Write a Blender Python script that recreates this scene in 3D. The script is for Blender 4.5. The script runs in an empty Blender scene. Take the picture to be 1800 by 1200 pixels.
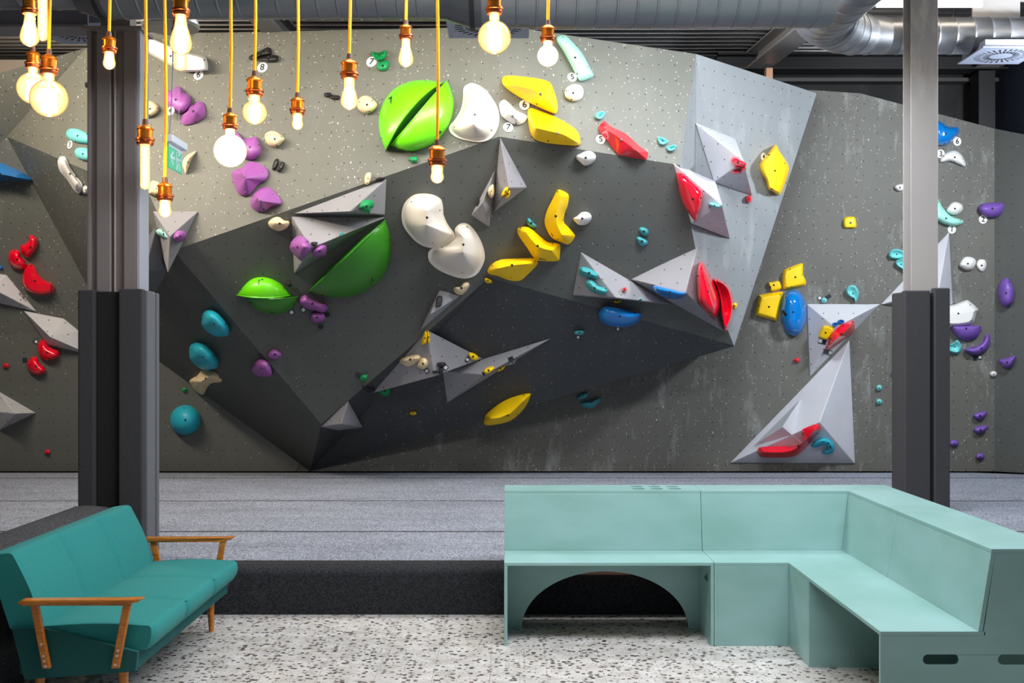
import bpy, bmesh, math, random
from mathutils import Vector, Matrix
C = bpy.context.scene
random.seed(7)

# ------------------------------------------------------------------ camera
F = 2000.0; CX = 895.0; CY = 620.0; H = 1.58          # one point perspective, level camera
cam_d = bpy.data.cameras.new('camera'); cam = bpy.data.objects.new('camera', cam_d)
C.collection.objects.link(cam); C.camera = cam
cam.location = (0, 0, H); cam.rotation_euler = (math.radians(90), 0, 0)
cam_d.sensor_width = 36; cam_d.lens = 36 * F / 1800
cam_d.shift_x = (900 - CX) / 1800; cam_d.shift_y = (CY - 600) / 1800
cam_d.clip_start = .05; cam_d.clip_end = 100

# ------------------------------------------------------------------ light and exposure
C.view_settings.view_transform = 'Standard'; C.view_settings.look = 'None'
C.view_settings.gamma = 1.0; C.view_settings.use_curve_mapping = False
C.view_settings.exposure = 0.0
w = bpy.data.worlds.new('daylight'); C.world = w; w.use_nodes = True
w.node_tree.nodes['Background'].inputs[0].default_value = (.86, .92, 1.0, 1)
w.node_tree.nodes['Background'].inputs[1].default_value = .29

def area(name, loc, target, sx, sy, power, col):
    d = bpy.data.lights.new(name, 'AREA'); d.shape = 'RECTANGLE'; d.size = sx; d.size_y = sy
    d.energy = power; d.color = col
    o = bpy.data.objects.new(name, d); C.collection.objects.link(o); o.location = loc
    o.rotation_euler = (Vector(target) - Vector(loc)).to_track_quat('-Z', 'Y').to_euler()
    return o
COOL = (.86, .93, 1.0); WARM = (1.0, .86, .68)
area('hall_and_fill_light', (5.1, 9.3, 3.9), (2.6, 11.8, 2.2), .6, .3, 140, COOL)
area('hall_and_fill_light', (-4.6, 8.7, 4.4), (-2.4, 11.2, 2.6), 2.4, .3, 175, WARM)
area('hall_and_fill_light', (-.9, 8.3, 4.45), (-.9, 10.6, 2.6), 3.4, .25, 62, WARM)
area('hall_and_fill_light', (1.7, 7.9, 4.35), (2.6, 11.0, 2.6), 1.6, .25, 135, COOL)
area('hall_and_fill_light', (1.1, 4.7, 3.95), (.8, 5.7, 0.0), 4.2, .8, 250, (.93, .96, 1.0))  # overhead fill added to brighten benches and floor, no fixture belongs to it
area('hall_and_fill_light', (-.5, 8.6, 4.5), (-.5, 9.0, 0.0), 5.5, .3, 105, (.92, .95, 1.0))

# ------------------------------------------------------------------ helpers
def lin(c):
    return tuple(((v / 255) / 12.92 if v / 255 <= .04045 else ((v / 255 + .055) / 1.055) ** 2.4) for v in c) + (1,)
MATS = {}
def mat(name, col, rough=.5, metal=0, emit=None, estr=0, coat=0):
    m = bpy.data.materials.new(name); m.use_nodes = True; MATS[name] = m
    b = m.node_tree.nodes['Principled BSDF']
    b.inputs['Base Color'].default_value = lin(col); b.inputs['Roughness'].default_value = rough
    b.inputs['Metallic'].default_value = metal; b.inputs['Coat Weight'].default_value = coat
    b.inputs['Coat Roughness'].default_value = .08
    if emit: b.inputs['Emission Color'].default_value = lin(emit); b.inputs['Emission Strength'].default_value = estr
    return m
class G:
    """small node-graph helper"""
    def __init__(s, m): s.nt = m.node_tree; s.b = s.nt.nodes['Principled BSDF']
    def n(s, t, **k):
        x = s.nt.nodes.new('ShaderNode' + t)
        for a, v in k.items():
            if a in x.inputs.keys() if not a.startswith('_') else False: pass
            setattr(x, a, v)
        return x
    def l(s, a, b): s.nt.links.new(a, b)
    def math(s, op, a, b=None, c=None, clamp=False):
        x = s.nt.nodes.new('ShaderNodeMath'); x.operation = op; x.use_clamp = clamp
        for i, v in enumerate((a, b, c)):
            if v is None: continue
            if isinstance(v, (int, float)): x.inputs[i].default_value = v
            else: s.l(v, x.inputs[i])
        return x.outputs[0]
    def mix(s, f, a, b):
        x = s.nt.nodes.new('ShaderNodeMix'); x.data_type = 'RGBA'
        for i, v in ((0, f), (6, a), (7, b)):
            if isinstance(v, (int, float)): x.inputs[i].default_value = v
            elif isinstance(v, tuple): x.inputs[i].default_value = v
            else: s.l(v, x.inputs[i])
        return x.outputs[2]
    def noise(s, vec, scale, detail=2, rough=.5):
        x = s.nt.nodes.new('ShaderNodeTexNoise'); x.inputs['Scale'].default_value = scale
        x.inputs['Detail'].default_value = detail; x.inputs['Roughness'].default_value = rough
        s.l(vec, x.inputs['Vector']); return x.outputs['Fac']
    def voro(s, vec, scale, feat='F1'):
        x = s.nt.nodes.new('ShaderNodeTexVoronoi'); x.feature = feat; x.inputs['Scale'].default_value = scale
        s.l(vec, x.inputs['Vector']); return x
    def mapr(s, v, a, b, c=0, d=1):
        x = s.nt.nodes.new('ShaderNodeMapRange'); s.l(v, x.inputs[0])
        for i, q in enumerate((a, b, c, d)): x.inputs[i + 1].default_value = q
        return x.outputs[0]
    def uv(s): return s.nt.nodes.new('ShaderNodeTexCoord').outputs['UV']
    def obj(s): return s.nt.nodes.new('ShaderNodeTexCoord').outputs['Object']
    def pos(s): return s.nt.nodes.new('ShaderNodeNewGeometry').outputs['Position']
    def scale(s, vec, sc):
        x = s.nt.nodes.new('ShaderNodeMapping'); x.inputs['Scale'].default_value = sc; s.l(vec, x.inputs[0]); return x.outputs[0]
    def sep(s, vec):
        x = s.nt.nodes.new('ShaderNodeSeparateXYZ'); s.l(vec, x.inputs[0]); return x.outputs
    def bump(s, h, strength=.3, dist=.01):
        x = s.nt.nodes.new('ShaderNodeBump'); x.inputs['Strength'].default_value = strength
        x.inputs['Distance'].default_value = dist; s.l(h, x.inputs['Height']); s.l(x.outputs[0], s.b.inputs['Normal'])
    def base(s, c): s.l(c, s.b.inputs['Base Color'])

def dotgrid(g, vec, pitch, r):
    """mask of the T-nut holes: a square grid in the panel's own plane"""
    X, Y, _ = g.sep(vec)
    fx = g.math('SUBTRACT', g.math('FRACT', g.math('DIVIDE', X, pitch)), .5)
    fy = g.math('SUBTRACT', g.math('FRACT', g.math('DIVIDE', Y, pitch)), .5)
    d = g.math('SQRT', g.math('ADD', g.math('MULTIPLY', fx, fx), g.math('MULTIPLY', fy, fy)))
    return g.math('LESS_THAN', d, r / pitch)

def panel_mat(name, col, chalk, smear, pitch=.15, rough=.62, hole=(18, 18, 18), hr=.0062, speckcol=(205, 203, 192)):
    m = mat(name, col, rough); g = G(m); uv = g.uv()
    base = g.mix(g.mapr(g.noise(uv, 1.3, 4, .6), .35, .7, 0, .35), lin(col), lin(tuple(min(255, int(c * 1.18)) for c in col)))
    if smear:
        s1 = g.math('MULTIPLY', g.mapr(g.noise(g.scale(uv, (3.2, 1.1, 1)), 1.0, 8, .68), .55, .78), smear)
        s2 = g.math('MULTIPLY', g.mapr(g.noise(g.scale(uv, (14, 2.2, 1)), 1.0, 5, .6), .62, .8), smear * .6)
        base = g.mix(g.math('ADD', s1, s2, clamp=True), base, lin((185, 186, 184)))
    if chalk:
        patch = g.mapr(g.noise(uv, .8, 3, .6), .25, .6)
        v = g.voro(g.scale(uv, (1, .72, 1)), 34)
        rnd = g.sep(v.outputs['Color'])[0]
        dots = g.math('MULTIPLY', g.math('LESS_THAN', v.outputs['Distance'], .13), g.math('GREATER_THAN', g.math('ADD', rnd, g.math('MULTIPLY', patch, .45)), 1.32 - chalk))
        v2 = g.voro(g.scale(uv, (1, .5, 1)), 15)
        rnd2 = g.sep(v2.outputs['Color'])[1]
        dots2 = g.math('MULTIPLY', g.math('LESS_THAN', v2.outputs['Distance'], .085), g.math('GREATER_THAN', rnd2, 1.05 - chalk * .35))
        base = g.mix(g.math('MULTIPLY', g.math('MAXIMUM', dots, dots2), .85), base, lin(speckcol))
    if pitch: base = g.mix(dotgrid(g, uv, pitch, hr), base, lin(hole))
    g.base(base)
    return m

M_wall_l = panel_mat('painted_panel_chalky', (96, 97, 90), .66, .08)
M_wall_d = panel_mat('painted_panel', (76, 78, 75), .02, .04, hole=(20, 20, 20))
M_wall_k = panel_mat('painted_panel_shaded', (52, 55, 57), .12, .06, hole=(120, 118, 112), hr=.005)  # shade of the steep overhang is put into the darker base colour
M_wall_r = panel_mat('painted_panel_worn', (92, 91, 85), .56, .55)
M_wall_g = panel_mat('painted_panel_rubbed_lit', (128, 132, 134), .12, .5)  # paler base carries the light on this facet; the smears are chalk
M_wall_m = panel_mat('painted_panel_speckled', (80, 83, 80), .45, .06)
M_vol = panel_mat('volume_grey', (180, 181, 187), 0, .22, pitch=.16, rough=.55, hole=(35, 35, 38), hr=.007)
M_volm = panel_mat('volume_dimmed', (132, 131, 135), 0, .14, pitch=.16, rough=.55, hole=(30, 30, 32), hr=.007)  # mid-wall volumes: the dimmer light there is put into a darker grey
M_vol2 = panel_mat('volume_plain', (186, 187, 193), 0, .12, pitch=0, rough=.5)
M_vold = panel_mat('volume_dark', (92, 93, 98), 0, .08, pitch=.16, rough=.55, hole=(20, 20, 20), hr=.006)

def hold_mat(name, col, rough, coat=0, dust=.25):
    m = mat(name, col, rough, coat=coat); g = G(m); o = g.obj()
    d = g.math('MULTIPLY', g.mapr(g.noise(o, 9, 6, .7), .6, .8), dust)
    g.base(g.mix(d, lin(col), lin((225, 220, 215))))
    if rough > .3: g.bump(g.noise(o, 260, 2), .12, .002)
    return m
COL = dict(
 yellow=hold_mat('yellow_resin', (255, 208, 8), .42, 0, .08), red=hold_mat('red_gloss', (226, 6, 40), .16, .5, .22),
 blue=hold_mat('blue_gloss', (4, 118, 196), .14, .5, .12), cyan=hold_mat('aqua_resin', (112, 200, 200), .5, 0, .2),
 teal=hold_mat('teal_resin', (62, 152, 158), .5, 0, .3), turq=hold_mat('turquoise_resin', (34, 168, 190), .45, 0, .12),
 beige=hold_mat('beige_resin', (222, 200, 160), .6, 0, .15), white=hold_mat('white_resin', (228, 226, 222), .5, 0, .1),
 cream=hold_mat('cream_shell', (226, 218, 206), .55, 0, .1), green=hold_mat('green_resin', (10, 140, 78), .5, 0, .15),
 lime=hold_mat('lime_shell', (110, 222, 14), .34, .15, .05), leaf=hold_mat('leaf_green_shell', (46, 124, 16), .36, .1, .05),
 limed=hold_mat('green_face', (52, 140, 30), .42, 0, .12),
 purple=hold_mat('purple_resin', (150, 84, 156), .48, 0, .25), violet=hold_mat('violet_resin', (116, 82, 168), .42, 0, .12),
 black=hold_mat('black_resin', (26, 26, 26), .5, 0, .3), grey=hold_mat('grey_resin', (160, 170, 175), .5, 0, .2),
 mint=hold_mat('mint_resin', (160, 224, 208), .5, 0, .2))
M_bolt = mat('bolt_steel', (52, 50, 48), .35, .7)
M_black = mat('matt_black', (14, 14, 15), .6)
M_stick = mat('sticker_white', (240, 240, 238), .5)
M_num = mat('numeral_grey', (34, 36, 40), .6)
M_card = mat('tag_dark', (30, 40, 48), .4)

ORG = {}
def setp(o, label=None, cat=None, group=None, kind=None):
    if label: o['label'] = label
    if cat: o['category'] = cat
    if group: o['group'] = group
    if kind: o['kind'] = kind
    return o
def place(o, parent, origin):
    origin = Vector(origin); ORG[o.name] = origin
    C.collection.objects.link(o)
    if parent is not None:
        o.parent = parent; o.location = origin - ORG[parent.name]
    else: o.location = origin
def empty(name, origin):
    o = bpy.data.objects.new(name, None); o.empty_display_size = .1; place(o, None, origin); return o
def mk(name, verts, faces, m, parent=None, origin=None, smooth=None, uvs=False, fix=True, bevel=0, seg=2):
    """one mesh object; verts are world coordinates, the origin is put where asked"""
    if origin is None:
        n = len(verts); origin = Vector((sum(v[0] for v in verts) / n, sum(v[1] for v in verts) / n, min(v[2] for v in verts)))
    origin = Vector(origin)
    me = bpy.data.meshes.new(name)
    me.from_pydata([tuple(Vector(v) - origin) for v in verts], [], faces)
    ms = m if isinstance(m, (list, tuple)) else [m]
    for x in ms: me.materials.append(x)
    if fix:
        bm = bmesh.new(); bm.from_mesh(me); bmesh.ops.recalc_face_normals(bm, faces=bm.faces); bm.to_mesh(me); bm.free()
    if uvs:
        L = me.uv_layers.new(name='UVMap')
        for p in me.polygons:
            n = p.normal; u = Vector((0, 0, 1)).cross(n)
            u = u.normalized() if u.length > .02 else Vector((1, 0, 0))
            v = n.cross(u)
            for li in p.loop_indices:
                q = me.vertices[me.loops[li].vertex_index].co + origin
                L.data[li].uv = (q.dot(u), q.dot(v))
    if smooth is not None:
        me.shade_smooth(); me.set_sharp_from_angle(angle=math.radians(smooth))
    o = bpy.data.objects.new(name, me); place(o, parent, origin)
    if bevel:
        b = o.modifiers.new('bevel', 'BEVEL'); b.width = bevel; b.segments = seg; b.limit_method = 'ANGLE'; b.angle_limit = math.radians(25)
    return o
def boxg(x0, x1, y0, y1, z0, z1):
    v = [(x, y, z) for z in (z0, z1) for y in (y0, y1) for x in (x0, x1)]
    f = [(0, 2, 3, 1), (4, 5, 7, 6), (0, 1, 5, 4), (2, 6, 7, 3), (0, 4, 6, 2), (1, 3, 7, 5)]
    return v, f
def box(name, x0, x1, y0, y1, z0, z1, m, parent=None, bevel=0, uvs=False):
    v, f = boxg(x0, x1, y0, y1, z0, z1); return mk(name, v, f, m, parent, bevel=bevel, uvs=uvs)
def boxes(name, lst, m, parent=None, bevel=0, uvs=False):
    V = []; Fc = []
    for b in lst:
        v, f = boxg(*b); k = len(V); V += v; Fc += [tuple(i + k for i in q) for q in f]
    return mk(name, V, Fc, m, parent, bevel=bevel, uvs=uvs)
def prism(name, poly, d, m, parent=None, bevel=0, uvs=False):
    """closed polygon (3D, world) thickened along vector d"""
    d = Vector(d); n = len(poly); V = [Vector(p) for p in poly] + [Vector(p) + d for p in poly]
    Fc = [tuple(range(n)), tuple(range(2 * n - 1, n - 1, -1))] + [(i, (i + 1) % n, n + (i + 1) % n, n + i) for i in range(n)]
    return mk(name, V, Fc, m, parent, bevel=bevel, uvs=uvs)
def lathe(name, prof, at, m, parent=None, seg=24, smooth=40, axis='z'):
    at = Vector(at); V = []; Fc = []
    for r, z in prof:
        for i in range(seg):
            a = 2 * math.pi * i / seg; V.append(at + Vector((r * math.cos(a), r * math.sin(a), z)))
    for j in range(len(prof) - 1):
        for i in range(seg):
            Fc.append((j * seg + i, j * seg + (i + 1) % seg, (j + 1) * seg + (i + 1) % seg, (j + 1) * seg + i))
    Fc.append(tuple(range(seg))); Fc.append(tuple((len(prof) - 1) * seg + i for i in range(seg)))
    return mk(name, V, Fc, m, parent, origin=at, smooth=smooth)
def tube(name, path, rad, m, parent=None, seg=12, smooth=50, caps=True):
    P = [Vector(p) for p in path]; V = []; Fc = []; up = Vector((0, 0, 1)); prev = None
    R = rad if isinstance(rad, (list, tuple)) else [rad] * len(P)
    for k, p in enumerate(P):
        t = (P[min(k + 1, len(P) - 1)] - P[max(k - 1, 0)]).normalized()
        if prev is None:
            a = t.cross(up); a = a.normalized() if a.length > .05 else Vector((1, 0, 0))
        else: a = (prev - t * prev.dot(t)).normalized()
        prev = a; b = t.cross(a)
        for i in range(seg):
            an = 2 * math.pi * i / seg; V.append(p + (a * math.cos(an) + b * math.sin(an)) * R[k])
    for k in range(len(P) - 1):
        for i in range(seg): Fc.append((k * seg + i, k * seg + (i + 1) % seg, (k + 1) * seg + (i + 1) % seg, (k + 1) * seg + i))
    if caps: Fc += [tuple(range(seg)), tuple((len(P) - 1) * seg + i for i in range(seg))]
    return mk(name, V, Fc, m, parent, smooth=smooth)
def plate(name, outline, holes, th, mtx, m, parent=None, bevel=0):
    """flat board with real cut-outs: 2D outline + holes, thickness th, mapped by mtx(x, y, h) -> world"""
    cu = bpy.data.curves.new('t', 'CURVE'); cu.dimensions = '2D'; cu.fill_mode = 'BOTH'; cu.extrude = th / 2
    for pl in [outline] + holes:
        s = cu.splines.new('POLY'); s.points.add(len(pl) - 1); s.use_cyclic_u = True
        for i, p in enumerate(pl): s.points[i].co = (p[0], p[1], 0, 1)
    t = bpy.data.objects.new('t', cu); C.collection.objects.link(t)
    dg = bpy.context.evaluated_depsgraph_get(); me = bpy.data.meshes.new_from_object(t.evaluated_get(dg))
    V = [mtx(v.co.x, v.co.y, v.co.z) for v in me.vertices]; Fc = [tuple(p.vertices) for p in me.polygons]
    bpy.data.objects.remove(t); bpy.data.curves.remove(cu); bpy.data.meshes.remove(me)
    o = mk(name, V, Fc, m, parent, fix=False)
    bm = bmesh.new(); bm.from_mesh(o.data); bmesh.ops.remove_doubles(bm, verts=bm.verts, dist=1e-5)
    bmesh.ops.recalc_face_normals(bm, faces=bm.faces); bm.to_mesh(o.data); bm.free()
    if bevel:
        b = o.modifiers.new('bevel', 'BEVEL'); b.width = bevel; b.segments = 2; b.limit_method = 'ANGLE'; b.angle_limit = math.radians(50)
    return o
def text_geo(body, size):
    cu = bpy.data.curves.new('t', 'FONT'); cu.body = body; cu.size = size; cu.align_x = 'CENTER'; cu.align_y = 'CENTER'; cu.offset = size * .022; cu.extrude = .0008
    t = bpy.data.objects.new('t', cu); C.collection.objects.link(t)
    dg = bpy.context.evaluated_depsgraph_get(); me = bpy.data.meshes.new_from_object(t.evaluated_get(dg))
    V = [tuple(v.co) for v in me.vertices]; Fc = [tuple(p.vertices) for p in me.polygons]
    bpy.data.objects.remove(t); bpy.data.curves.remove(cu); bpy.data.meshes.remove(me)
    return V, Fc

# ------------------------------------------------------------------ from a sight line to a place in the hall
EYE = Vector((0, 0, H))
def sight(px, py): return Vector(((px - CX) / F, 1, -(py - CY) / F))
def at(px, py, Y): return EYE + sight(px, py) * Y
def plane3(a, b, c):
    n = (b - a).cross(c - a).normalized()
    if n.y > 0: n = -n
    return (a, n)
def hitY(pl, px, py, h=0):
    p0, n = pl; d = sight(px, py)
    return (h - n.dot(EYE - p0)) / n.dot(d)
def onp(pl, px, py, h=0): return at(px, py, hitY(pl, px, py, h))
def easy(pl, px, py):
    """if a face is seen nearly edge on, lean the building plane a little so raised points stay near"""
    p0, n = pl; d = sight(px, py).normalized(); k = -n.dot(d)
    P = onp(pl, px, py)
    if k < .45: n = (n - d * (.45 - k) * 1.2).normalized()
    return (P, n)
TRI = []
def cast(px, py, tris=None):
    best = None; d = sight(px, py)
    for a, b, c in (TRI if tris is None else tris):
        n = (b - a).cross(c - a)
        if abs(n.dot(d)) < 1e-9: continue
        Y = n.dot(a - EYE) / n.dot(d)
        if Y <= 0: continue
        p = EYE + d * Y
        s1 = (b - a).cross(p - a).dot(n); s2 = (c - b).cross(p - b).dot(n); s3 = (a - c).cross(p - c).dot(n)
        if min(s1, s2, s3) >= -1e-7 * n.length and (best is None or Y < best[0]): best = (Y, plane3(a, b, c))
    return best
VIEW = dict(P=(0, 0, 1), Z1=(0, 0, 4), Z2=(430, 0, 4), Z3=(860, 0, 4), Z4=(1300, 0, 3.6), Z5=(0, 280, 4), Z6=(400, 280, 4),
            Z7=(680, 220, 4), Z8=(980, 200, 4), A1=(1300, 330, 3.6), A2=(980, 430, 4), A3=(560, 480, 4), A4=(0, 540, 3.6),
            A5=(1240, 600, 3.2143), B1=(230, 0, 6), B2=(250, 200, 6), B3=(250, 350, 4.445), D7=(1400, 480, 4.5))
def pts(view, s):
    ox, oy, k = VIEW[view]
    q = [tuple(float(t) for t in a.split(',')) for a in s.split()] if isinstance(s, str) else s
    return [(ox + x / k, oy + y / k) for x, y in q]
def crom(P, n=4, closed=True):
    out = []; N = len(P)
    for i in range(N if closed else N - 1):
        g = (lambda j: P[j % N]) if closed else (lambda j: P[min(max(j, 0), N - 1)])
        p0, p1, p2, p3 = g(i - 1), g(i), g(i + 1), g(i + 2)
        for k in range(n):
            t = k / n
            out.append(tuple(.5 * (2 * p1[a] + (p2[a] - p0[a]) * t + (2 * p0[a] - 5 * p1[a] + 4 * p2[a] - p3[a]) * t * t + (3 * p1[a] - p0[a] - 3 * p2[a] + p3[a]) * t ** 3) for a in (0, 1)))
    if not closed: out.append(tuple(P[-1]))
    return out
# ------------------------------------------------------------------ the setting
def ceil_z(Y): return 4.98 - .082 * (13.3 - Y)
m = mat('terrazzo', (196, 194, 190), .42); g = G(m); P = g.pos()
tone = g.mix(g.mapr(g.noise(P, 9, 4, .6), .35, .65), lin((178, 174, 168)), lin((205, 203, 201)))
v = g.voro(g.scale(P, (1, 1, 1)), 34); rr = g.sep(v.outputs['Color'])
chip = g.math('MULTIPLY', g.math('LESS_THAN', v.outputs['Distance'], g.mapr(rr[1], 0, 1, .2, .5)), g.math('GREATER_THAN', rr[0], .3))
v2 = g.voro(P, 75); r2 = g.sep(v2.outputs['Color'])
chip2 = g.math('MULTIPLY', g.math('LESS_THAN', v2.outputs['Distance'], .36), g.math('GREATER_THAN', r2[0], .72))
chipc = g.mix(rr[2], lin((34, 32, 34)), lin((104, 90, 84)))
c = g.mix(g.math('MULTIPLY', chip, .95), tone, chipc); c = g.mix(g.math('MULTIPLY', chip2, .7), c, lin((95, 92, 92)))
X, Y_, _ = g.sep(P)
def joint(a, off, pitch, wd):
    f = g.math('ABSOLUTE', g.math('SUBTRACT', g.math('FRACT', g.math('DIVIDE', g.math('ADD', a, off), pitch)), .5))
    return g.math('LESS_THAN', f, wd / pitch / 2)
c = g.mix(g.math('MULTIPLY', g.math('MAXIMUM', joint(X, .093 + .14, .28, .003), joint(Y_, .02, .56, .002)), .55), c, lin((120, 118, 116)))
g.base(c)
o = box('floor', -9, 7, -3, 13.4, -.1, 0, m); setp(o, kind='structure')

# crash mat: carpet, with the seams between the rolls
def carpet(name, c0, c1, seams):
    m = mat(name, c0, .95); g = G(m); P = g.pos()
    c = g.mix(g.mapr(g.noise(P, 105, 2, .8), .42, .58), lin(c0), lin(c1))
    c = g.mix(g.mapr(g.noise(g.scale(P, (1, 3, 1)), 1.1, 3, .6), .35, .7, 0, .3), c, lin(tuple(int(v * .72) for v in c0)))
    g.bump(g.noise(P, 260, 2), .5, .006)
    if seams:
        X, Y, Z = g.sep(P)
        wob = g.math('MULTIPLY', g.math('SUBTRACT', g.noise(g.scale(P, (1, 0, 0)), .9, 3), .5), .10)
        y2 = g.math('ADD', Y, wob); tot = None
        for s in (8.09, 9.77, 11.56):
            k = g.math('LESS_THAN', g.math('ABSOLUTE', g.math('SUBTRACT', y2, s)), .019)
            tot = k if tot is None else g.math('MAXIMUM', tot, k)
        c = g.mix(tot, c, lin((14, 15, 18)))
    g.base(c); return m
M_cpt = carpet('grey_carpet', (78, 83, 93), (170, 175, 189), True)
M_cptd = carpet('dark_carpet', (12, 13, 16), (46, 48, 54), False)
mt = empty('climbing_mat', (0, 6.87, 0))
setp(mt, 'thick grey carpeted crash mat covering the floor below the whole climbing wall', 'crash mat')
# outline of the mat: a notch of bare floor lies behind the sofa
out = [(-8, 6.87), (5.48, 6.87), (5.48, 11.96), (4.95, 12.17), (-8, 12.17)]
def inset(poly, d):
    n = len(poly); r = []
    for i in range(n):
        a, b, c_ = Vector(poly[i - 1]), Vector(poly[i]), Vector(poly[(i + 1) % n])
        e1 = (b - a).normalized(); e2 = (c_ - b).normalized()
        n1 = Vector((-e1.y, e1.x)); n2 = Vector((-e2.y, e2.x)); k = n1 + n2; k = k / max(.3, k.dot(n1))
        r.append(tuple(b + k * d))
    return r
V = []; n = len(out)
top = inset(out, .10)
V = [(x, y, .31) for x, y in top]; mk('mat_top', V, [tuple(range(n))], M_cpt, mt, uvs=False)
rings = [(out, 0.0), (out, .235), (inset(out, .018), .272), (inset(out, .05), .298), (top, .31)]
V = []; Fc = []
for pl, z in rings: V += [(x, y, z) for x, y in pl]
for k in range(len(rings) - 1):
    for i in range(n): Fc.append((k * n + i, k * n + (i + 1) % n, (k + 1) * n + (i + 1) % n, (k + 1) * n + i))
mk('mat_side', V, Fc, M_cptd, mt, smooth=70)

# carpet-covered block behind the sofa
cb = [(-2.64, 0), (-2.64, .58), (-2.625, .635), (-2.585, .665), (-2.52, .672), (-2.42, .665), (-2.36, .64), (-2.335, .58), (-2.335, 0)]
V = [(x, y, z) for y, k in ((4.3, 1), (6.78, 1), (6.84, .96), (6.86, .85)) for x, z in [(-2.49 + (a + 2.49) * (1 if k == 1 else k), c if k == 1 else c * (1 - (1 - k) * .35)) for a, c in cb]]
nn = len(cb); Fc = [(j * nn + i, j * nn + (i + 1) % nn, (j + 1) * nn + (i + 1) % nn, (j + 1) * nn + i) for j in range(3) for i in range(nn)] + [tuple(range(nn)), tuple(range(3 * nn, 4 * nn))]
setp(mk('carpeted_block', V, Fc, carpet('block_carpet', (30, 31, 34), (84, 86, 92), False), smooth=60), 'dark carpet-covered block with rounded top standing behind the sofa back', 'padded block')

# climbing wall: big flat facets of painted ply
W0 = plane3(Vector((0, 12.2, .31)), Vector((1, 12.2, .31)), Vector((0, 12.0, 4.3)))
def A(px, py, Y): return at(px, py, Y)
P2 = A(262, 60, 10.85); P3 = A(877, 47, 10.05); Mv = A(878, 240, 9.78)
plA = plane3(P2, P3, Mv)
K = onp(plA, 305, 440); P1 = onp(plA, 152, 84); X1 = onp(plA, 200, 320); 
P4 = onp(plA, 931, 52)
T = onp(W0, 545, 828); Wp = onp(W0, 190, 570)
plC3 = plane3(T, Wp, K); S = onp(plC3, 565, 745); U = onp(plC3, 294, 479)
plC2 = plane3(K, Mv, S); R = onp(plC2, 860, 488)
N = A(1195, 290, 10.0); plC1 = plane3(Mv, N, R); O = onp(plC1, 1222, 435); Q = onp(plC1, 1290, 607)
plR1 = plane3(P3, N, Mv); P4 = onp(plR1, 931, 52); P5 = onp(plR1, 1224, 95)
P6 = A(1433, 163, 11.55); P6w = onp(W0, 1420, 158)
print('DEPTH', [(k, round(v.y, 2)) for k, v in dict(P2=P2, P3=P3, M=Mv, K=K, S=S, R=R, N=N, O=O, Q=Q, P5=P5, P6=P6, U=U).items()])
L1 = A(12, 240, 11.55); L0 = A(-300, 215, 11.0); D1 = onp(W0, 108, 828); L3 = onp(W0, -5, 590); L4 = onp(W0, -300, 560); L5 = onp(W0, -300, 828)
Qb = onp(W0, 1270, 592); Tb = T
P7 = onp(W0, 1512, 164); P7b = A(1748, 226, 12.22); P8 = A(1800, 240, 11.9)
B7 = A(1535, 828, 12.2); B7b = A(1748, 828, 12.3); B8 = Vector((5.5, 12.0, .31)); P8.x = 5.5
BL = onp(W0, 520, 828); TL = onp(W0, 700, 400)
fac = [ # (vertices, material index)
 ([P1, P2, P3, Mv, K, U, X1], 0), ([L0, P1, X1, L1], 0), ([L1, X1, Wp], 5), ([X1, U, Wp], 5),
 ([L0, L1, L3, L4], 5), ([L1, Wp, L3], 5), ([L3, Wp, D1], 1), ([Wp, T, D1], 1), ([L4, L3, D1, L5], 1),
 ([K, Mv, R, S], 1), ([K, S, T, Wp], 1), ([K, Wp, U], 1), ([S, R, T], 2), ([R, Q, T], 2), ([Mv, N, O, Q, R], 1),
 ([P3, P4, P5, N, Mv], 0), ([P5, P6, Q], 4), ([P5, Q, O], 4), ([P5, O, N], 4), ([Q, Qb, T], 2), ([P6, P6w, Qb, Q], 2),
 ([TL, onp(W0, 1300, 163), P6w, P7, B7, BL], 3), ([P7, P7b, B7b, B7], 3), ([P7b, P8, B8, B7b], 1)]
V = []; Fc = []; MI = []
for poly, mi in fac:
    c0 = sum(poly, Vector()) / len(poly)
    ar = Vector()
    for i in range(len(poly)): ar += (poly[i] - c0).cross(poly[(i + 1) % len(poly)] - c0)
    if ar.dot(EYE - c0) < 0: poly = poly[::-1]
    k = len(V); V += [p.copy() for p in poly]; Fc.append(tuple(range(k, k + len(poly)))); MI.append(mi)
    for i in range(1, len(poly) - 1): TRI.append((poly[0], poly[i], poly[i + 1]))
wl = mk('wall_back', V, Fc, [M_wall_l, M_wall_d, M_wall_k, M_wall_r, M_wall_g, M_wall_m], origin=(0, 12.2, .3), uvs=True, fix=False)
for p, mi in zip(wl.data.polygons, MI): p.material_index = mi
bm = bmesh.new(); bm.from_mesh(wl.data); bmesh.ops.remove_doubles(bm, verts=bm.verts, dist=1e-4); bm.to_mesh(wl.data); bm.free()
so = wl.modifiers.new('ply', 'SOLIDIFY'); so.thickness = .02; so.offset = -1
setp(wl, kind='structure')
WALL = list(TRI)

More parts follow.
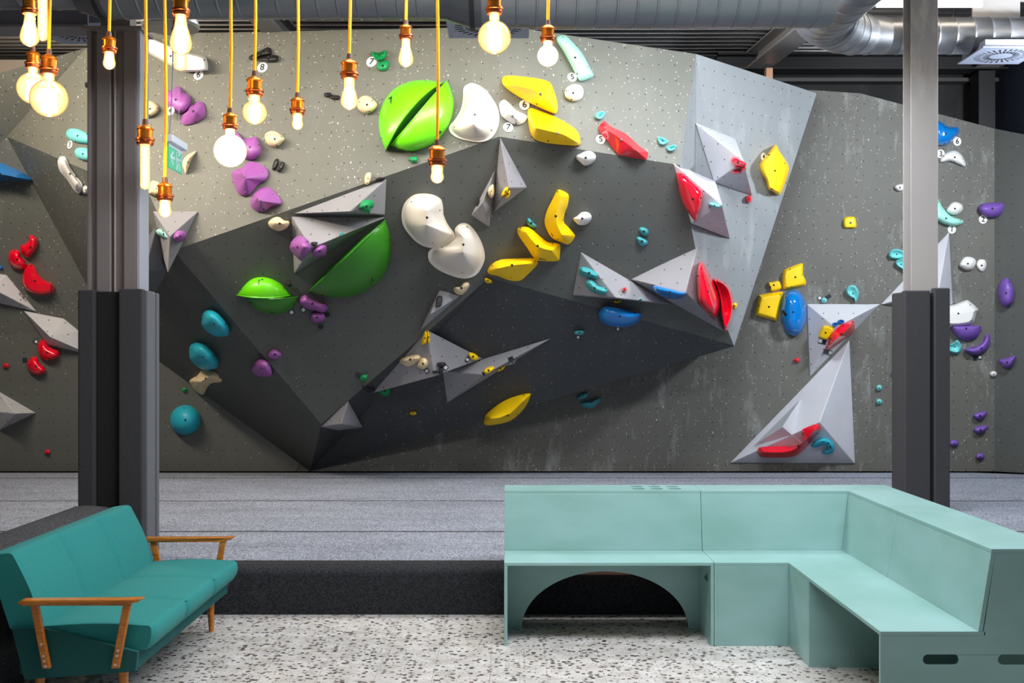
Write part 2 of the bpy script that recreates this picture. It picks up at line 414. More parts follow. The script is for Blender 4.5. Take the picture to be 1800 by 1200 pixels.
# room shell
M_dark = mat('black_painted_wall', (30, 30, 31), .75); g = G(M_dark)
g.base(g.mix(g.mapr(g.noise(g.scale(g.pos(), (1, 1, .5)), 2.2, 6, .65), .45, .75), lin((24, 24, 25)), lin((52, 51, 50))))
M_darker = mat('black_steel', (20, 20, 22), .55)
M_side = mat('blue_black_wall', (38, 44, 62), .6)
M_beige = mat('beige_wall', (190, 178, 166), .7)
setp(box('wall_rear', -9, 5.6, 12.95, 13.1, 0, 5.1, M_dark), kind='structure')
setp(box('wall_right', 5.5, 5.6, 8.4, 12.95, 0, 5.1, M_side), kind='structure')
setp(box('wall_left', -9.1, -9, 3.0, 13.1, 0, 5.1, M_dark), kind='structure')
setp(box('trim_1', -9, -3.8, 12.62, 12.9, 4.2, 4.83, M_beige), kind='structure')
setp(box('trim_2', 2.3, 5.5, 12.78, 12.95, 4.63, 4.67, mat('trim_grey', (70, 68, 66), .6)), kind='structure')
bm_ = empty('steel_beam', (3.9, 12.6, 4.7)); setp(bm_, 'black horizontal steel beam along the dark rear wall, right side', 'beam', 'steel roof beams')
boxes('flange', [(2.3, 5.49, 12.5, 12.75, 4.70, 4.72), (2.3, 5.49, 12.5, 12.75, 4.86, 4.88)], M_darker, bm_)
boxes('web', [(2.3, 5.49, 12.61, 12.63, 4.72, 4.86)], M_darker, bm_)
o = box('steel_column', 5.16, 5.34, 12.5, 12.72, 0.3, 4.68, M_darker); setp(o, 'short black steel column on the dark rear wall at the right', 'column')

# corrugated roof deck
M_deck = mat('steel_deck', (150, 148, 148), .38, .75)
V = []; Fc = []; y = -2.5; prof = []
while y < 13.2:
    for dy, dz in ((0, 0), (.085, 0), (.105, .05), (.185, .05)): prof.append((y + dy, ceil_z(y + dy) + dz))
    y += .205
for y, z in prof: V += [(-9, y, z), (5.6, y, z)]
for i in range(len(prof) - 1): Fc.append((2 * i, 2 * i + 1, 2 * i + 3, 2 * i + 2))
o = mk('ceiling', V, Fc, M_deck, fix=False, origin=(0, 5, 4.2)); so = o.modifiers.new('thick', 'SOLIDIFY'); so.thickness = .06; so.offset = 1; setp(o, kind='structure')

# roof beams, running back under the deck
M_beam = mat('grey_beam', (122, 122, 126), .5, .2)
M_beaml = mat('light_beam', (176, 172, 170), .5, .15)
def rafter(x, wdt, m, label, y0=6.9, y1=12.6, dz=.20):
    e = empty('steel_beam', (x, y1, ceil_z(y1) - dz)); setp(e, label, 'beam', 'steel roof beams')
    def slab(n, xa, xb, za, zb):
        vv = [(xx, yy, ceil_z(yy) + zz) for zz in (za, zb) for yy in (y0, y1) for xx in (xa, xb)]
        _, f = boxg(0, 1, 0, 1, 0, 1); mk(n, vv, f, m, e)
    slab('flange', x - wdt / 2, x + wdt / 2, -dz, -dz + .018); slab('flange', x - wdt / 2, x + wdt / 2, -.03, -.012); slab('web', x - .012, x + .012, -dz + .018, -.03)
    return e
rafter(2.75, .26, M_beaml, 'pale steel roof beam reaching the wall between duct and its elbow')
rafter(-2.2, .2, M_beam, 'grey steel roof beam above the long yellow-cord lamps, left of centre', y0=7.6)
rafter(5.25, .24, M_beaml, 'pale steel roof beam above the short black column', y0=10.6)
e = empty('steel_beam', (-4, 7.1, 3.58)); setp(e, 'grey steel cross beam meeting the left column head', 'beam', 'steel roof beams')
boxes('flange', [(-8.9, -2.61, 7.0, 7.2, 3.585, 3.6), (-8.9, -2.61, 7.0, 7.2, 3.78, 3.795)], M_beam, e)
boxes('web', [(-8.9, -2.61, 7.045, 7.065, 3.6, 3.78)], mat('beam_web', (104, 108, 124), .5, .1), e)

# columns with their foam sleeves
M_col = mat('column_steel', (136, 128, 128), .45, .25)
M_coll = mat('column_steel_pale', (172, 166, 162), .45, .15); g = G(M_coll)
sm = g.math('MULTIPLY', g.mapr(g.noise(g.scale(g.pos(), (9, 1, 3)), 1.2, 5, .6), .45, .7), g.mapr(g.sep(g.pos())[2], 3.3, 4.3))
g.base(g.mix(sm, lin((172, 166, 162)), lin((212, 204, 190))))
ce = empty('steel_column', (-2.43, 7.08, .31)); setp(ce, 'thick grey steel column beside the teal sofa, wrapped in foam below', 'column', 'steel columns')
zt = ceil_z(7)
boxes('flange', [(-2.597, -2.575, 7.0, 7.17, .31, 3.58)], M_col, ce, bevel=.003)
boxes('flange', [(-2.292, -2.27, 7.0, 7.17, .31, 3.58)], mat('column_edge_lit', (176, 180, 190), .45, .2), ce, bevel=.003)  # right flange: daylight from the right is put into its paler colour
boxes('web', [(-2.575, -2.292, 7.05, 7.07, .31, 3.58)], M_col, ce)
boxes('channel', [(-2.545, -2.455, 7.012, 7.05, .31, 3.58), (-2.375, -2.292, 7.004, 7.05, .31, 3.58)], M_col, ce, bevel=.006)
boxes('pipe', [(-2.44, -2.428, 7.02, 7.05, .31, 3.58)], mat('conduit', (170, 160, 160), .4, .3), ce, bevel=.003)
boxes('cap_plate', [(-2.61, -2.25, 6.96, 7.2, 3.562, 3.58)], M_col, ce)
boxes('post_head', [(-2.52, -2.34, 7.02, 7.14, 3.58, ceil_z(7.1))], M_col, ce)
ce2 = empty('steel_column', (3.36, 9.3, .31)); setp(ce2, 'slimmer pale steel column behind the green benches, wrapped in foam below', 'column', 'steel columns')
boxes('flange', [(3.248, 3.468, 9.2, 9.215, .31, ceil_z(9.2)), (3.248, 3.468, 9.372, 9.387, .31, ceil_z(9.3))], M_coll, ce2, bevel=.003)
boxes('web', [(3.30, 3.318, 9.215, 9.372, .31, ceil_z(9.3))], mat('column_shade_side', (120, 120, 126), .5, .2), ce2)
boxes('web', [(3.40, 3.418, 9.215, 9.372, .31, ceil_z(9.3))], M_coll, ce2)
M_foam = mat('charcoal_foam', (54, 54, 57), .85); g = G(M_foam); g.bump(g.noise(g.pos(), 40, 4), .25, .01)
M_foamd = mat('black_foam', (22, 22, 24), .9)
M_foaml = mat('grey_foam_edge', (98, 100, 105), .85)
pe = empty('column_padding', (-2.43, 7.06, .31)); setp(pe, 'dark foam sleeve round the left column behind the teal sofa', 'column padding', 'foam column sleeves')
boxes('foam_panel', [(-2.63, -2.527, 6.93, 7.25, .312, 1.965)], M_foam, pe, bevel=.012)
boxes('foam_panel', [(-2.527, -2.38, 6.965, 6.995, .312, 1.955)], M_foamd, pe, bevel=.006)
boxes('foam_panel', [(-2.38, -2.232, 6.925, 6.995, .312, 1.97)], M_foam, pe, bevel=.012)
boxes('foam_panel', [(-2.262, -2.222, 6.995, 7.15, .312, 1.963)], M_foaml, pe, bevel=.008)
boxes('foam_panel', [(-2.275, -2.212, 7.155, 7.20, .312, 1.955)], M_foaml, pe, bevel=.008)
boxes('foam_panel', [(-2.527, -2.28, 7.21, 7.25, .312, 1.955)], M_foamd, pe, bevel=.006)
pe = empty('column_padding', (3.33, 9.25, .31)); setp(pe, 'dark foam sleeve with a black slot round the right column behind the benches', 'column padding', 'foam column sleeves')
boxes('foam_panel', [(3.165, 3.372, 9.10, 9.18, .312, 2.08)], M_foam, pe, bevel=.01)
boxes('foam_panel', [(3.165, 3.215, 9.18, 9.42, .312, 2.07)], M_foam, pe, bevel=.01)
boxes('foam_panel', [(3.372, 3.40, 9.14, 9.18, .312, 2.06)], M_foamd, pe)
boxes('foam_panel', [(3.40, 3.525, 9.09, 9.18, .312, 2.10)], M_foam, pe, bevel=.01)
boxes('foam_panel', [(3.49, 3.525, 9.18, 9.42, .312, 2.07)], M_foam, pe, bevel=.01)

# ------------------------------------------------------------------ ventilation
M_duct = mat('galvanised_steel', (138, 141, 146), .4, .8); g = G(M_duct)
nz = g.noise(g.scale(g.pos(), (1, 4, 4)), 2.2, 4, .6)
g.l(g.mapr(nz, .3, .7, .34, .5), g.b.inputs['Roughness'])
g.base(g.mix(nz, lin((110, 113, 120)), lin((150, 152, 155))))
def duct(name, path, rad, label=None, parent=None, pitch=.108, tilt=.0, seg=40, rib=.004, m=None):
    """spiral duct: a tube whose skin rises in a thin seam at each turn"""
    P = [Vector(p) for p in path]; L = [0]
    for i in range(1, len(P)): L.append(L[-1] + (P[i] - P[i - 1]).length)
    R = rad if isinstance(rad, list) else [rad] * len(P)
    def smp(s):
        for i in range(1, len(P)):
            if s <= L[i] + 1e-9:
                t = (s - L[i - 1]) / (L[i] - L[i - 1]); return P[i - 1].lerp(P[i], t), R[i - 1] + (R[i] - R[i - 1]) * t
        return P[-1], R[-1]
    pp = []; rr = []; s = 0
    while s < L[-1]:
        for ds, dr in ((0, 0), (pitch * .8, 0), (pitch * .84, rib), (pitch * .9, rib), (pitch * .94, 0)):
            if s + ds < L[-1]: q, r = smp(s + ds); pp.append(q); rr.append(r + dr)
        s += pitch
    q, r = smp(L[-1]); pp.append(q); rr.append(r)
    return tube(name, pp, rr, m or M_duct, parent, seg=seg, smooth=35)
Yd = 6.25
e = empty('ventilation_duct', (0, Yd, 3.6)); setp(e, 'long galvanised spiral duct running over the room in front of the wall', 'duct', 'ventilation ducts')
duct('duct_pipe', [at(-60, 0, Yd) + Vector((0, 0, .17)), at(152, 0, Yd) + Vector((0, 0, .17))], .215, parent=e, pitch=.17)
duct('duct_pipe', [Vector((-2.21, Yd, 3.655)), Vector((-.37, Yd, 3.655))], .235, parent=e)
duct('duct_pipe', [Vector((-.16, Yd, 3.648)), Vector((1.76, Yd, 3.648))], .275, parent=e)
M_joint = mat('duct_joint', (96, 98, 102), .35, .8)
tube('reducer', [Vector((-2.36, Yd, 3.67)), Vector((-2.32, Yd, 3.67)), Vector((-2.22, Yd, 3.655)), Vector((-2.2, Yd, 3.655))], [.218, .222, .238, .238], M_joint, e, seg=40)
tube('reducer', [Vector((-.38, Yd, 3.655)), Vector((-.34, Yd, 3.655)), Vector((-.2, Yd, 3.648)), Vector((-.15, Yd, 3.648))], [.237, .24, .279, .279], M_joint, e, seg=40)
tube('clamp_ring', [Vector((-.215, Yd, 3.648)), Vector((-.19, Yd, 3.648))], [.286, .286], M_black, e, seg=40)
tube('clamp_ring', [Vector((-2.245, Yd, 3.655)), Vector((-2.225, Yd, 3.655))], [.244, .244], M_black, e, seg=40)
for x in (-1.4, .9): tube('hanger', [Vector((x, Yd, 3.85)), Vector((x, Yd, ceil_z(Yd)))], .006, M_bolt, e, seg=8)
e = empty('ventilation_duct', (4.3, 10, 4.2)); setp(e, 'smaller spiral duct passing behind the right column, with a big elbow at its end', 'duct', 'ventilation ducts')
Z2d = 1.58 + 557 / 2000 * 10
duct('duct_pipe', [Vector((3.28, 10, Z2d)), Vector((5.48, 10, Z2d))], .160, parent=e, pitch=.155)
el = crom([(0, 0)], 1)
ep = [Vector((3.30, 10, Z2d)), Vector((3.12, 9.96, Z2d)), Vector((2.9, 9.8, Z2d - .02)), Vector((2.66, 9.5, Z2d)), Vector((2.5, 9.1, Z2d - .02)), Vector((2.46, 8.6, Z2d - .07)), Vector((2.5, 8.1, Z2d - .05)), Vector((2.55, 7.7, Z2d + .06)), Vector((2.58, 7.5, Z2d + .2))]
duct('elbow', ep, [.162, .17, .195, .235, .26, .265, .265, .265, .265], parent=e, pitch=.19, rib=.006)
for x in (3.9, 5.0): tube('hanger', [Vector((x, 10, Z2d + .15)), Vector((x, 10, ceil_z(10)))], .006, M_bolt, e, seg=8)
M_dif = mat('diffuser_white', (148, 156, 176), .5, .1)
def diffuser(x0, x1, y0, y1, z, label, zt=None):
    e = empty('air_diffuser', ((x0 + x1) / 2, (y0 + y1) / 2, z)); setp(e, label, 'air diffuser', 'air diffusers under the ducts')
    box('face_plate', x0, x1, y0, y1, z, z + .012, M_dif, e); 
    cx, cy = (x0 + x1) / 2, (y0 + y1) / 2
    box('neck', x0 + .03, x1 - .03, y0 + .03, y1 - .03, z + .012, zt or z + .2, M_dif, e)
    V = []; Fc = []
    for i in range(28):
        a = 2 * math.pi * i / 28; d = Vector((math.cos(a), math.sin(a), 0)); s = Vector((-d.y, d.x, 0))
        for r0, r1 in ((.35, .56), (.62, .82)):
            k = len(V); rx = (x1 - x0) / 2; c = Vector((cx, cy, z - .0015))
            V += [c + d * r0 * rx - s * .007, c + d * r1 * rx - s * .007, c + d * r1 * rx + s * .007, c + d * r0 * rx + s * .007]; Fc.append((k, k + 1, k + 2, k + 3))
    mk('slots', V, Fc, M_black, e, fix=False)
diffuser(-.37, .12, 6.55, 7.02, 3.52, 'pale square slotted diffuser tucked behind the globe bulb near the centre', 3.6)
diffuser(-3.1, -2.62, 7.35, 7.85, 3.71, 'pale square slotted diffuser left of the left column head', ceil_z(7.5))
diffuser(4.05, 4.6, 9.72, 10.28, Z2d - .178, 'pale square slotted diffuser under the right-hand duct', Z2d - .1)
lathe('air_duct_boot', [(.19, 0), (.2, .02), (.17, .1), (.15, .3), (.15, ceil_z(8) - 3.86)], (-2.38, 8.0, 3.86), M_duct, seg=32)
setp(bpy.data.objects['air_duct_boot'], 'round metal duct outlet hanging from the ceiling behind the large pear bulb', 'duct outlet')

# strip lights at the ceiling
M_tube = mat('tube_glow', (255, 250, 240), .4, emit=(255, 238, 214), estr=9)
M_batten = mat('batten_white', (215, 212, 205), .5)
def strip(p0, p1, label):
    p0, p1 = Vector(p0), Vector(p1); e = empty('strip_light', p0.lerp(p1, .5)); setp(e, label, 'strip light', 'ceiling strip lights')
    d = (p1 - p0).normalized(); s = Vector((-d.y, d.x, 0)) * .05
    prism('housing', [p0 - s + Vector((0, 0, .03)), p1 - s + Vector((0, 0, .03)), p1 + s + Vector((0, 0, .03)), p0 + s + Vector((0, 0, .03))], (0, 0, .05), M_batten, e)
    tube('tube', [p0, p1], .026, M_tube, e, seg=16)
    for t in (.2, .8):
        q = p0.lerp(p1, t); tube('hanger', [q + Vector((0, 0, .08)), Vector((q.x, q.y, ceil_z(q.y)))], .004, M_bolt, e, seg=6)
strip((3.15, 9.75, 4.565), (4.05, 9.75, 4.565), 'glowing strip light behind the right column above the duct')
strip((4.1, 9.3, 4.50), (5.2, 9.0, 4.47), 'glowing strip light in the top right corner')
box('roof_bracket', 4.08, 4.5, 10.02, 10.04, 4.45, ceil_z(10), M_beaml); setp(bpy.data.objects['roof_bracket'], 'pale steel plate above the duct right of the column', 'bracket')
# ------------------------------------------------------------------ volumes: big grey timber pyramids screwed on the wall
def volume(view, base, apex, h, label, m=None, onall=False, bevel=.008, group='grey pyramid volumes on the wall', flat=False):
    b = pts(view, base); ap = pts(view, apex)[0]
    cx = sum(p[0] for p in b) / len(b); cy = sum(p[1] for p in b) / len(b)
    tris = TRI if onall else WALL
    hit = cast(cx, cy, tris) or cast(ap[0], ap[1], tris) or (0, W0)
    pl = hit[1]; rim = []; deep = []
    for px, py in b:
        hh = cast(px, py, tris)
        Yp = hitY(pl, px, py); Y = Yp
        if hh and not flat and abs(hh[0] - Yp) < .35: Y = hh[0]
        rim.append(at(px, py, Y - .012)); deep.append(at(px, py, Y + .05))
    pe = easy(pl, *ap); A_ = at(ap[0], ap[1], min(hitY(pe, ap[0], ap[1], h), hitY(pl, ap[0], ap[1]) - .08))
    n = len(b); V = rim + deep + [A_]; Fc = []
    for i in range(n):
        j = (i + 1) % n; Fc.append((i, j, 2 * n)); Fc.append((i, n + i, n + j, j)); TRI.append((rim[i], rim[j], A_))
    Fc.append(tuple(range(2 * n - 1, n - 1, -1)))
    o = mk('wall_volume', V, Fc, m or M_vol, uvs=True, bevel=bevel)
    setp(o, label, 'wall volume', group); return o
volume('Z5', '-200,780 45,812 258,1070 0,1012 -200,975', '-60,905', .22, 'grey pyramid volume with small black scribble at the left edge')
volume('A4', '150,22 405,72 500,150 575,300 300,238', '318,188', .24, 'grey pyramid volume half hidden by the left column, above two red holds')
volume('A4', '-20,525 227,668 -5,778 -130,650', '100,672', .30, 'grey pyramid volume lowest at the left edge of the wall')
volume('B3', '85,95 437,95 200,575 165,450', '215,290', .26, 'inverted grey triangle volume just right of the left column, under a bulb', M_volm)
volume('B3', '-60,420 110,213 192,570 115,712 -60,720', '20,550', .24, 'dark grey volume peeking out right of the left column below the inverted triangle', M_vold)
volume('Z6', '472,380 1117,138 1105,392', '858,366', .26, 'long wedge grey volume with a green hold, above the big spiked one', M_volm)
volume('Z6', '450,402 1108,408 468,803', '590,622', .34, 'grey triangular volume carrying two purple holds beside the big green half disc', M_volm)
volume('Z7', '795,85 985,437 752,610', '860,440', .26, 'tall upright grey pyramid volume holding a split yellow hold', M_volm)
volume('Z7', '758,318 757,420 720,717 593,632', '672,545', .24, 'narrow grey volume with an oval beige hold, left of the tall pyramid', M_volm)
volume('Z8', '968,62 1250,175 1372,575 1100,478', '1312,335', .42, 'uppermost grey kite volume on the pale facet with curled red holds', M_vol)
volume('Z8', '812,345 1110,475 1215,877 940,770', '1160,642', .42, 'grey kite volume under the uppermost one, carrying a glossy red shell')
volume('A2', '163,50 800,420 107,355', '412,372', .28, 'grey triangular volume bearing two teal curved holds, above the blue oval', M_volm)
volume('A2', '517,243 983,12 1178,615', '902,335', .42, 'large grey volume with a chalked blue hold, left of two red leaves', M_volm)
volume('A1', '428,735 890,735 445,1195', '606,882', .26, 'pale grey inverted triangle volume with the faceted red hold', M_vol)
volume('A5', '140,685 813,-8 845,690', '645,455', .42, 'tallest pale grey triangle volume standing low on the right, with a curved red bar', M_vol2)
volume('A5', '275,588 540,322 547,578', '435,482', .16, 'small pale pyramid volume mounted on the tallest triangle', M_vol2, onall=True, bevel=.004)
volume('A1', '895,738 1325,280 1348,738', '1262,640', .34, 'pale grey triangle volume mostly hidden behind the right column', M_vol2)
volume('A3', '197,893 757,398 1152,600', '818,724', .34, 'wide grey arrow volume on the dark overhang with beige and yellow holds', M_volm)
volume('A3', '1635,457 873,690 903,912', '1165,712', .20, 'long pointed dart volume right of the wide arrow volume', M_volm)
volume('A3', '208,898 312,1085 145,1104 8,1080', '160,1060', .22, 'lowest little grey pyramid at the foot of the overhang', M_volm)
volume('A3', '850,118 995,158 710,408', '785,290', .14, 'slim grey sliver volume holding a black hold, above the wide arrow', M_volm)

# ------------------------------------------------------------------ holds
HG = 'climbing holds bolted on the wall'
def prof(kind, u):
    if kind == 'round': return math.sqrt(max(0, 1 - (1 - u) ** 2))
    if kind == 'cone': return .12 + .88 * u ** .95
    if kind == 'pad': return math.sin(min(1, u / .3) * math.pi / 2) * .93 + .07 * u
    if kind == 'shell':
        x = (u - .12) / .88
        return .05 if u <= .12 else .05 + .95 * (.55 * math.sin(x * math.pi / 2) ** .8 + .45 * x)
    if kind == 'bowl': return math.sin(min(1, u / .32) * math.pi / 2) if u < .32 else 1 - .62 * math.sin((u - .32) / .68 * math.pi / 2)
    if kind == 'drop': return .18 + .82 * (u ** 1.6 * (3 - 2 * u) if u < 1 else 1)
    return u
US = [0, .02, .06, .12, .2, .3, .42, .55, .7, .85, 1.0]
def near(p, S):
    best = None
    for i in range(max(1, len(S) - 1)):
        a = S[i]; b = S[min(i + 1, len(S) - 1)]; dx, dy = b[0] - a[0], b[1] - a[1]; L = dx * dx + dy * dy
        t = 0 if L == 0 else max(0, min(1, ((p[0] - a[0]) * dx + (p[1] - a[1]) * dy) / L))
        q = (a[0] + dx * t, a[1] + dy * t); d = (q[0] - p[0]) ** 2 + (q[1] - p[1]) ** 2
        if best is None or d < best[0]: best = (d, q)
    return best[1]
def hold(view, col, outline, h, kind, label, spine=None, anchor=None, bolts=None, sharp=50, name='climbing_hold', sub=4, m=None, cat='climbing hold', group=HG, straight=False):
    P0 = pts(view, outline); O_ = P0 if straight else crom(P0, sub)
    n = len(O_); cx = sum(p[0] for p in O_) / n; cy = sum(p[1] for p in O_) / n
    ax, ay = pts(view, anchor)[0] if anchor else (cx, cy)
    hh = cast(ax, ay); pl = hh[1] if hh else W0
    # the highest line of the hold
    if spine: S = crom(pts(view, spine), 4, False) if len(spine.split()) > 2 else pts(view, spine)
    else:
        sxx = sum((p[0] - cx) ** 2 for p in O_) / n; syy = sum((p[1] - cy) ** 2 for p in O_) / n; sxy = sum((p[0] - cx) * (p[1] - cy) for p in O_) / n
        th = .5 * math.atan2(2 * sxy, sxx - syy); ll = math.sqrt(max(0, (sxx + syy) / 2 + math.hypot((sxx - syy) / 2, sxy)))
        ls = math.sqrt(max(0, (sxx + syy) / 2 - math.hypot((sxx - syy) / 2, sxy))); e = max(0, ll - ls) * 1.0
        S = [(cx - math.cos(th) * e, cy - math.sin(th) * e), (cx + math.cos(th) * e, cy + math.sin(th) * e)]
    pe = easy(pl, cx, cy)
    NQ = [near(p, S) for p in O_]
    for _ in range(3): NQ = [tuple((NQ[i - 1][a] + 2 * NQ[i][a] + NQ[(i + 1) % n][a]) / 4 for a in (0, 1)) for i in range(n)]
    V = []; Fc = []
    ring = [(-.03, 0)] + [(None, u) for u in US[:-1]]
    for hd, u in ring:
        for p, q in zip(O_, NQ):
            x = p[0] + (q[0] - p[0]) * u; y = p[1] + (q[1] - p[1]) * u
            V.append(onp(pe, x, y, hd if hd is not None else h * prof(kind, u)))
    for q in [near(p, S) for p in O_]: V.append(onp(pe, q[0], q[1], h * prof(kind, 1)))
    R_ = len(ring) + 1
    for k in range(R_ - 1):
        for i in range(n): Fc.append((k * n + i, k * n + (i + 1) % n, (k + 1) * n + (i + 1) % n, (k + 1) * n + i))
    Fc.append(tuple(range(n)))
    ar = sum(O_[i][0] * O_[(i + 1) % n][1] - O_[(i + 1) % n][0] * O_[i][1] for i in range(n))
    if ar > 0: Fc = [f[::-1] for f in Fc]
    org = onp(pl, cx, cy)
    me_o = mk(name, V, Fc, m or COL[col], origin=org, fix=False)
    me_o.data.shade_smooth(); me_o.data.set_sharp_from_angle(angle=math.radians(sharp))
    setp(me_o, label, cat, group)
    # bolts and set screws sunk in the face
    w_ = max(p[0] for p in O_) - min(p[0] for p in O_); h_ = max(p[1] for p in O_) - min(p[1] for p in O_); size = min(w_, h_)
    if bolts is None:
        s = S[len(S) // 2] if len(S) > 2 else ((S[0][0] + S[1][0]) / 2, (S[0][1] + S[1][1]) / 2)
        bolts = [(s[0], s[1], 1, .011)]
        if size > 26:
            for k in (.08, .41, .74):
                p = O_[int(k * n) % n]; q = near(p, S); bolts.append((p[0] + (q[0] - p[0]) * .22, p[1] + (q[1] - p[1]) * .22, .22, .0065))
        if size < 13: bolts = [(s[0], s[1], 1, .007)]
    for bx, by, u, r in bolts:
        c = onp(pe, bx, by, h * prof(kind, u) + .0015); nn = pe[1]; a = nn.cross(Vector((0, 0, 1))).normalized(); b = nn.cross(a)
        VV = []; k = 8
        for dz in (-.012, 0): VV += [c + nn * dz + (a * math.cos(t * 2 * math.pi / k) + b * math.sin(t * 2 * math.pi / k)) * r for t in range(k)]
        FF = [tuple(range(k, 2 * k)), tuple(range(k - 1, -1, -1))] + [(i, (i + 1) % k, k + (i + 1) % k, k + i) for i in range(k)]
        mk('bolt' if r > .0066 else 'screw', VV, FF, M_bolt, me_o)
    return me_o
def ell(x, y, rx, ry, n=10, rot=0):
    c, s = math.cos(math.radians(rot)), math.sin(math.radians(rot))
    return ' '.join('%.1f,%.1f' % (x + rx * math.cos(t) * c - ry * math.sin(t) * s, y + rx * math.cos(t) * s + ry * math.sin(t) * c) for t in [2 * math.pi * i / n for i in range(n)])
def half(view, arc, ridge, foot, h, col, face_col, label, mark=None):
    """half-lens shell: curved skin from its ridge to the outer arc, flat cut face below the ridge"""
    NT, NS = 28, 12
    A_ = resample(crom(pts(view, arc), 6, False), NT); R_ = resample(crom(pts(view, ridge), 6, False), NT); B_ = resample(crom(pts(view, foot), 6, False), NT)
    cx = sum(p[0] for p in A_) / NT * .5 + sum(p[0] for p in R_) / NT * .5; cy = sum(p[1] for p in A_) / NT * .5 + sum(p[1] for p in R_) / NT * .5
    hh = cast(cx, cy, WALL); pl = hh[1]; pe = easy(pl, cx, cy)
    e = empty('climbing_hold', onp(pl, cx, cy)); setp(e, label, 'climbing hold', HG)
    V = []; Fc = []
    for j in range(NS + 1):
        s = j / NS
        for i in range(NT):
            t = 2 * i / (NT - 1) - 1; k = 1 - (1 - s) ** 1.0
            x = R_[i][0] + (A_[i][0] - R_[i][0]) * s; y = R_[i][1] + (A_[i][1] - R_[i][1]) * s
            hg = h * max(0, 1 - t * t) ** .5 * math.sqrt(max(0, 1 - s * s)) if s < 1 else 0
            V.append(onp(pe, x, y, max(hg, .006) if j < NS else -.02))
    for j in range(NS):
        for i in range(NT - 1): Fc.append((j * NT + i, j * NT + i + 1, (j + 1) * NT + i + 1, (j + 1) * NT + i))
    mk('shell', V, Fc, COL[col], e, smooth=60, fix=False)
    V2 = V[:NT] + [onp(pe, x, y, -.02) for x, y in B_]
    mk('cut_face', V2, [(i, i + 1, NT + i + 1, NT + i) for i in range(NT - 1)], COL[face_col], e, fix=False)
    # rim, a thin rounded lip along the ridge
    tube('rim', V[:NT], .007, COL['lime'] if col == 'lime' else COL['leaf'], e, seg=6)
    if mark:
        mp = pts(view, mark); i0 = []
        for x, y in mp:
            i0.append(skin_point(V, Fc, x, y) or onp(pe, x, y, h * .8))
        nrm = -sight(*mp[0]).normalized(); prism('arrow_mark', [p + nrm * .004 for p in i0], nrm * .003, M_card, e)
    for t in (.12, .5, .88):
        i = int(t * (NT - 1)); x = A_[i][0] * .88 + R_[i][0] * .12; y = A_[i][1] * .88 + R_[i][1] * .12
        p = skin_point(V, Fc, x, y)
        if p: lathe('screw', [(.007, -.006), (.007, .003)], p, M_bolt, e, seg=8)
    return e
def skin_point(V, Fc, px, py):
    T_ = []
    for f in Fc:
        T_.append((V[f[0]], V[f[1]], V[f[2]])); T_.append((V[f[0]], V[f[2]], V[f[3]]))
    r = cast(px, py, T_); return at(px, py, r[0]) if r else None
def resample(P, n):
    L = [0]
    for i in range(1, len(P)): L.append(L[-1] + math.hypot(P[i][0] - P[i - 1][0], P[i][1] - P[i - 1][1]))
    out = []; j = 1
    for k in range(n):
        s = L[-1] * k / (n - 1)
        while j < len(P) - 1 and L[j] < s: j += 1
        t = (s - L[j - 1]) / max(1e-9, L[j] - L[j - 1]); out.append((P[j - 1][0] + (P[j][0] - P[j - 1][0]) * t, P[j - 1][1] + (P[j][1] - P[j - 1][1]) * t))
    return out
half('Z2', '990,1055 945,930 950,780 1020,650 1130,580 1260,560 1390,580', '990,1055 1075,890 1190,740 1300,635 1390,580', '990,1055 1110,945 1230,800 1330,680 1390,580', .24, 'lime', 'limed', 'upper lime green half shell of the split disc, nearest the ducts', '1015,690 1038,672 1030,735')
half('Z2', '1030,1020 1100,1055 1200,1062 1340,1005 1440,880 1474,740 1455,640 1425,570', '1030,1020 1130,905 1240,775 1330,670 1425,570', '1030,1020 1160,940 1280,810 1370,690 1425,570', .24, 'lime', 'limed', 'lower right lime green half shell of the split disc, behind a lamp cord', '1360,890 1385,930 1360,950')
half('Z6', '570,930 680,965 800,972 930,950 1060,870 1135,750 1155,620 1140,510 1108,430', '570,930 700,815 850,675 990,540 1108,430', '570,930 690,790 835,650 975,520 1108,430', .34, 'leaf', 'limed', 'large dark green half disc shell hanging from the overhang', '1012,825 1030,855 1010,862')
half('B3', '740,748 790,680 850,625 920,605 1000,615 1080,655 1120,700 1155,750', '740,748 850,765 980,770 1080,762 1155,750', '740,748 860,758 980,760 1080,755 1155,750', .2, 'lime', 'limed', 'small bright lime half shell, upper of the pair above two turquoise holds', '908,630 950,625 905,668')
half('B3', '815,772 860,835 930,880 1030,902 1110,890 1180,845 1225,762', '815,772 920,778 1020,780 1130,772 1225,762', '815,772 920,770 1020,768 1130,766 1225,762', .2, 'leaf', 'limed', 'small dark green half shell, lower of the pair above two turquoise holds', '1000,888 1040,862 1030,890')
H_ = hold
# left of the left column
H_('Z1', 'cyan', '465,930 490,905 540,905 590,925 640,955 650,1005 560,1005 500,990 470,962', .07, 'round', 'aqua hold above the white number three, cut by the left column')
H_('Z1', 'cyan', '525,1060 550,1038 600,1040 650,1060 650,1125 600,1130 550,1115 528,1088', .07, 'round', 'aqua hold right below the number three sticker')
H_('Z1', 'black', ell(604, 595, 8, 20), .03, 'round', 'tiny black hold at the upper left edge of the left column')
H_('Z5', 'white', '405,20 415,-10 440,-22 462,-8 500,70 545,130 578,175 575,215 555,240 520,215 470,140 420,80', .09, 'drop', 'long white drop-shaped hold left of the left column')
H_('Z5', 'white', ell(600, 215, 22, 30), .05, 'round', 'tiny white hold at the tip of the long white drop')
H_('Z5', 'blue', '-200,-20 -80,0 0,22 70,50 150,85 212,128 218,148 150,152 60,150 -80,158 -200,160', .3, 'cone', 'large glossy blue fin at the far left edge', spine='-150,110 0,105 120,128')
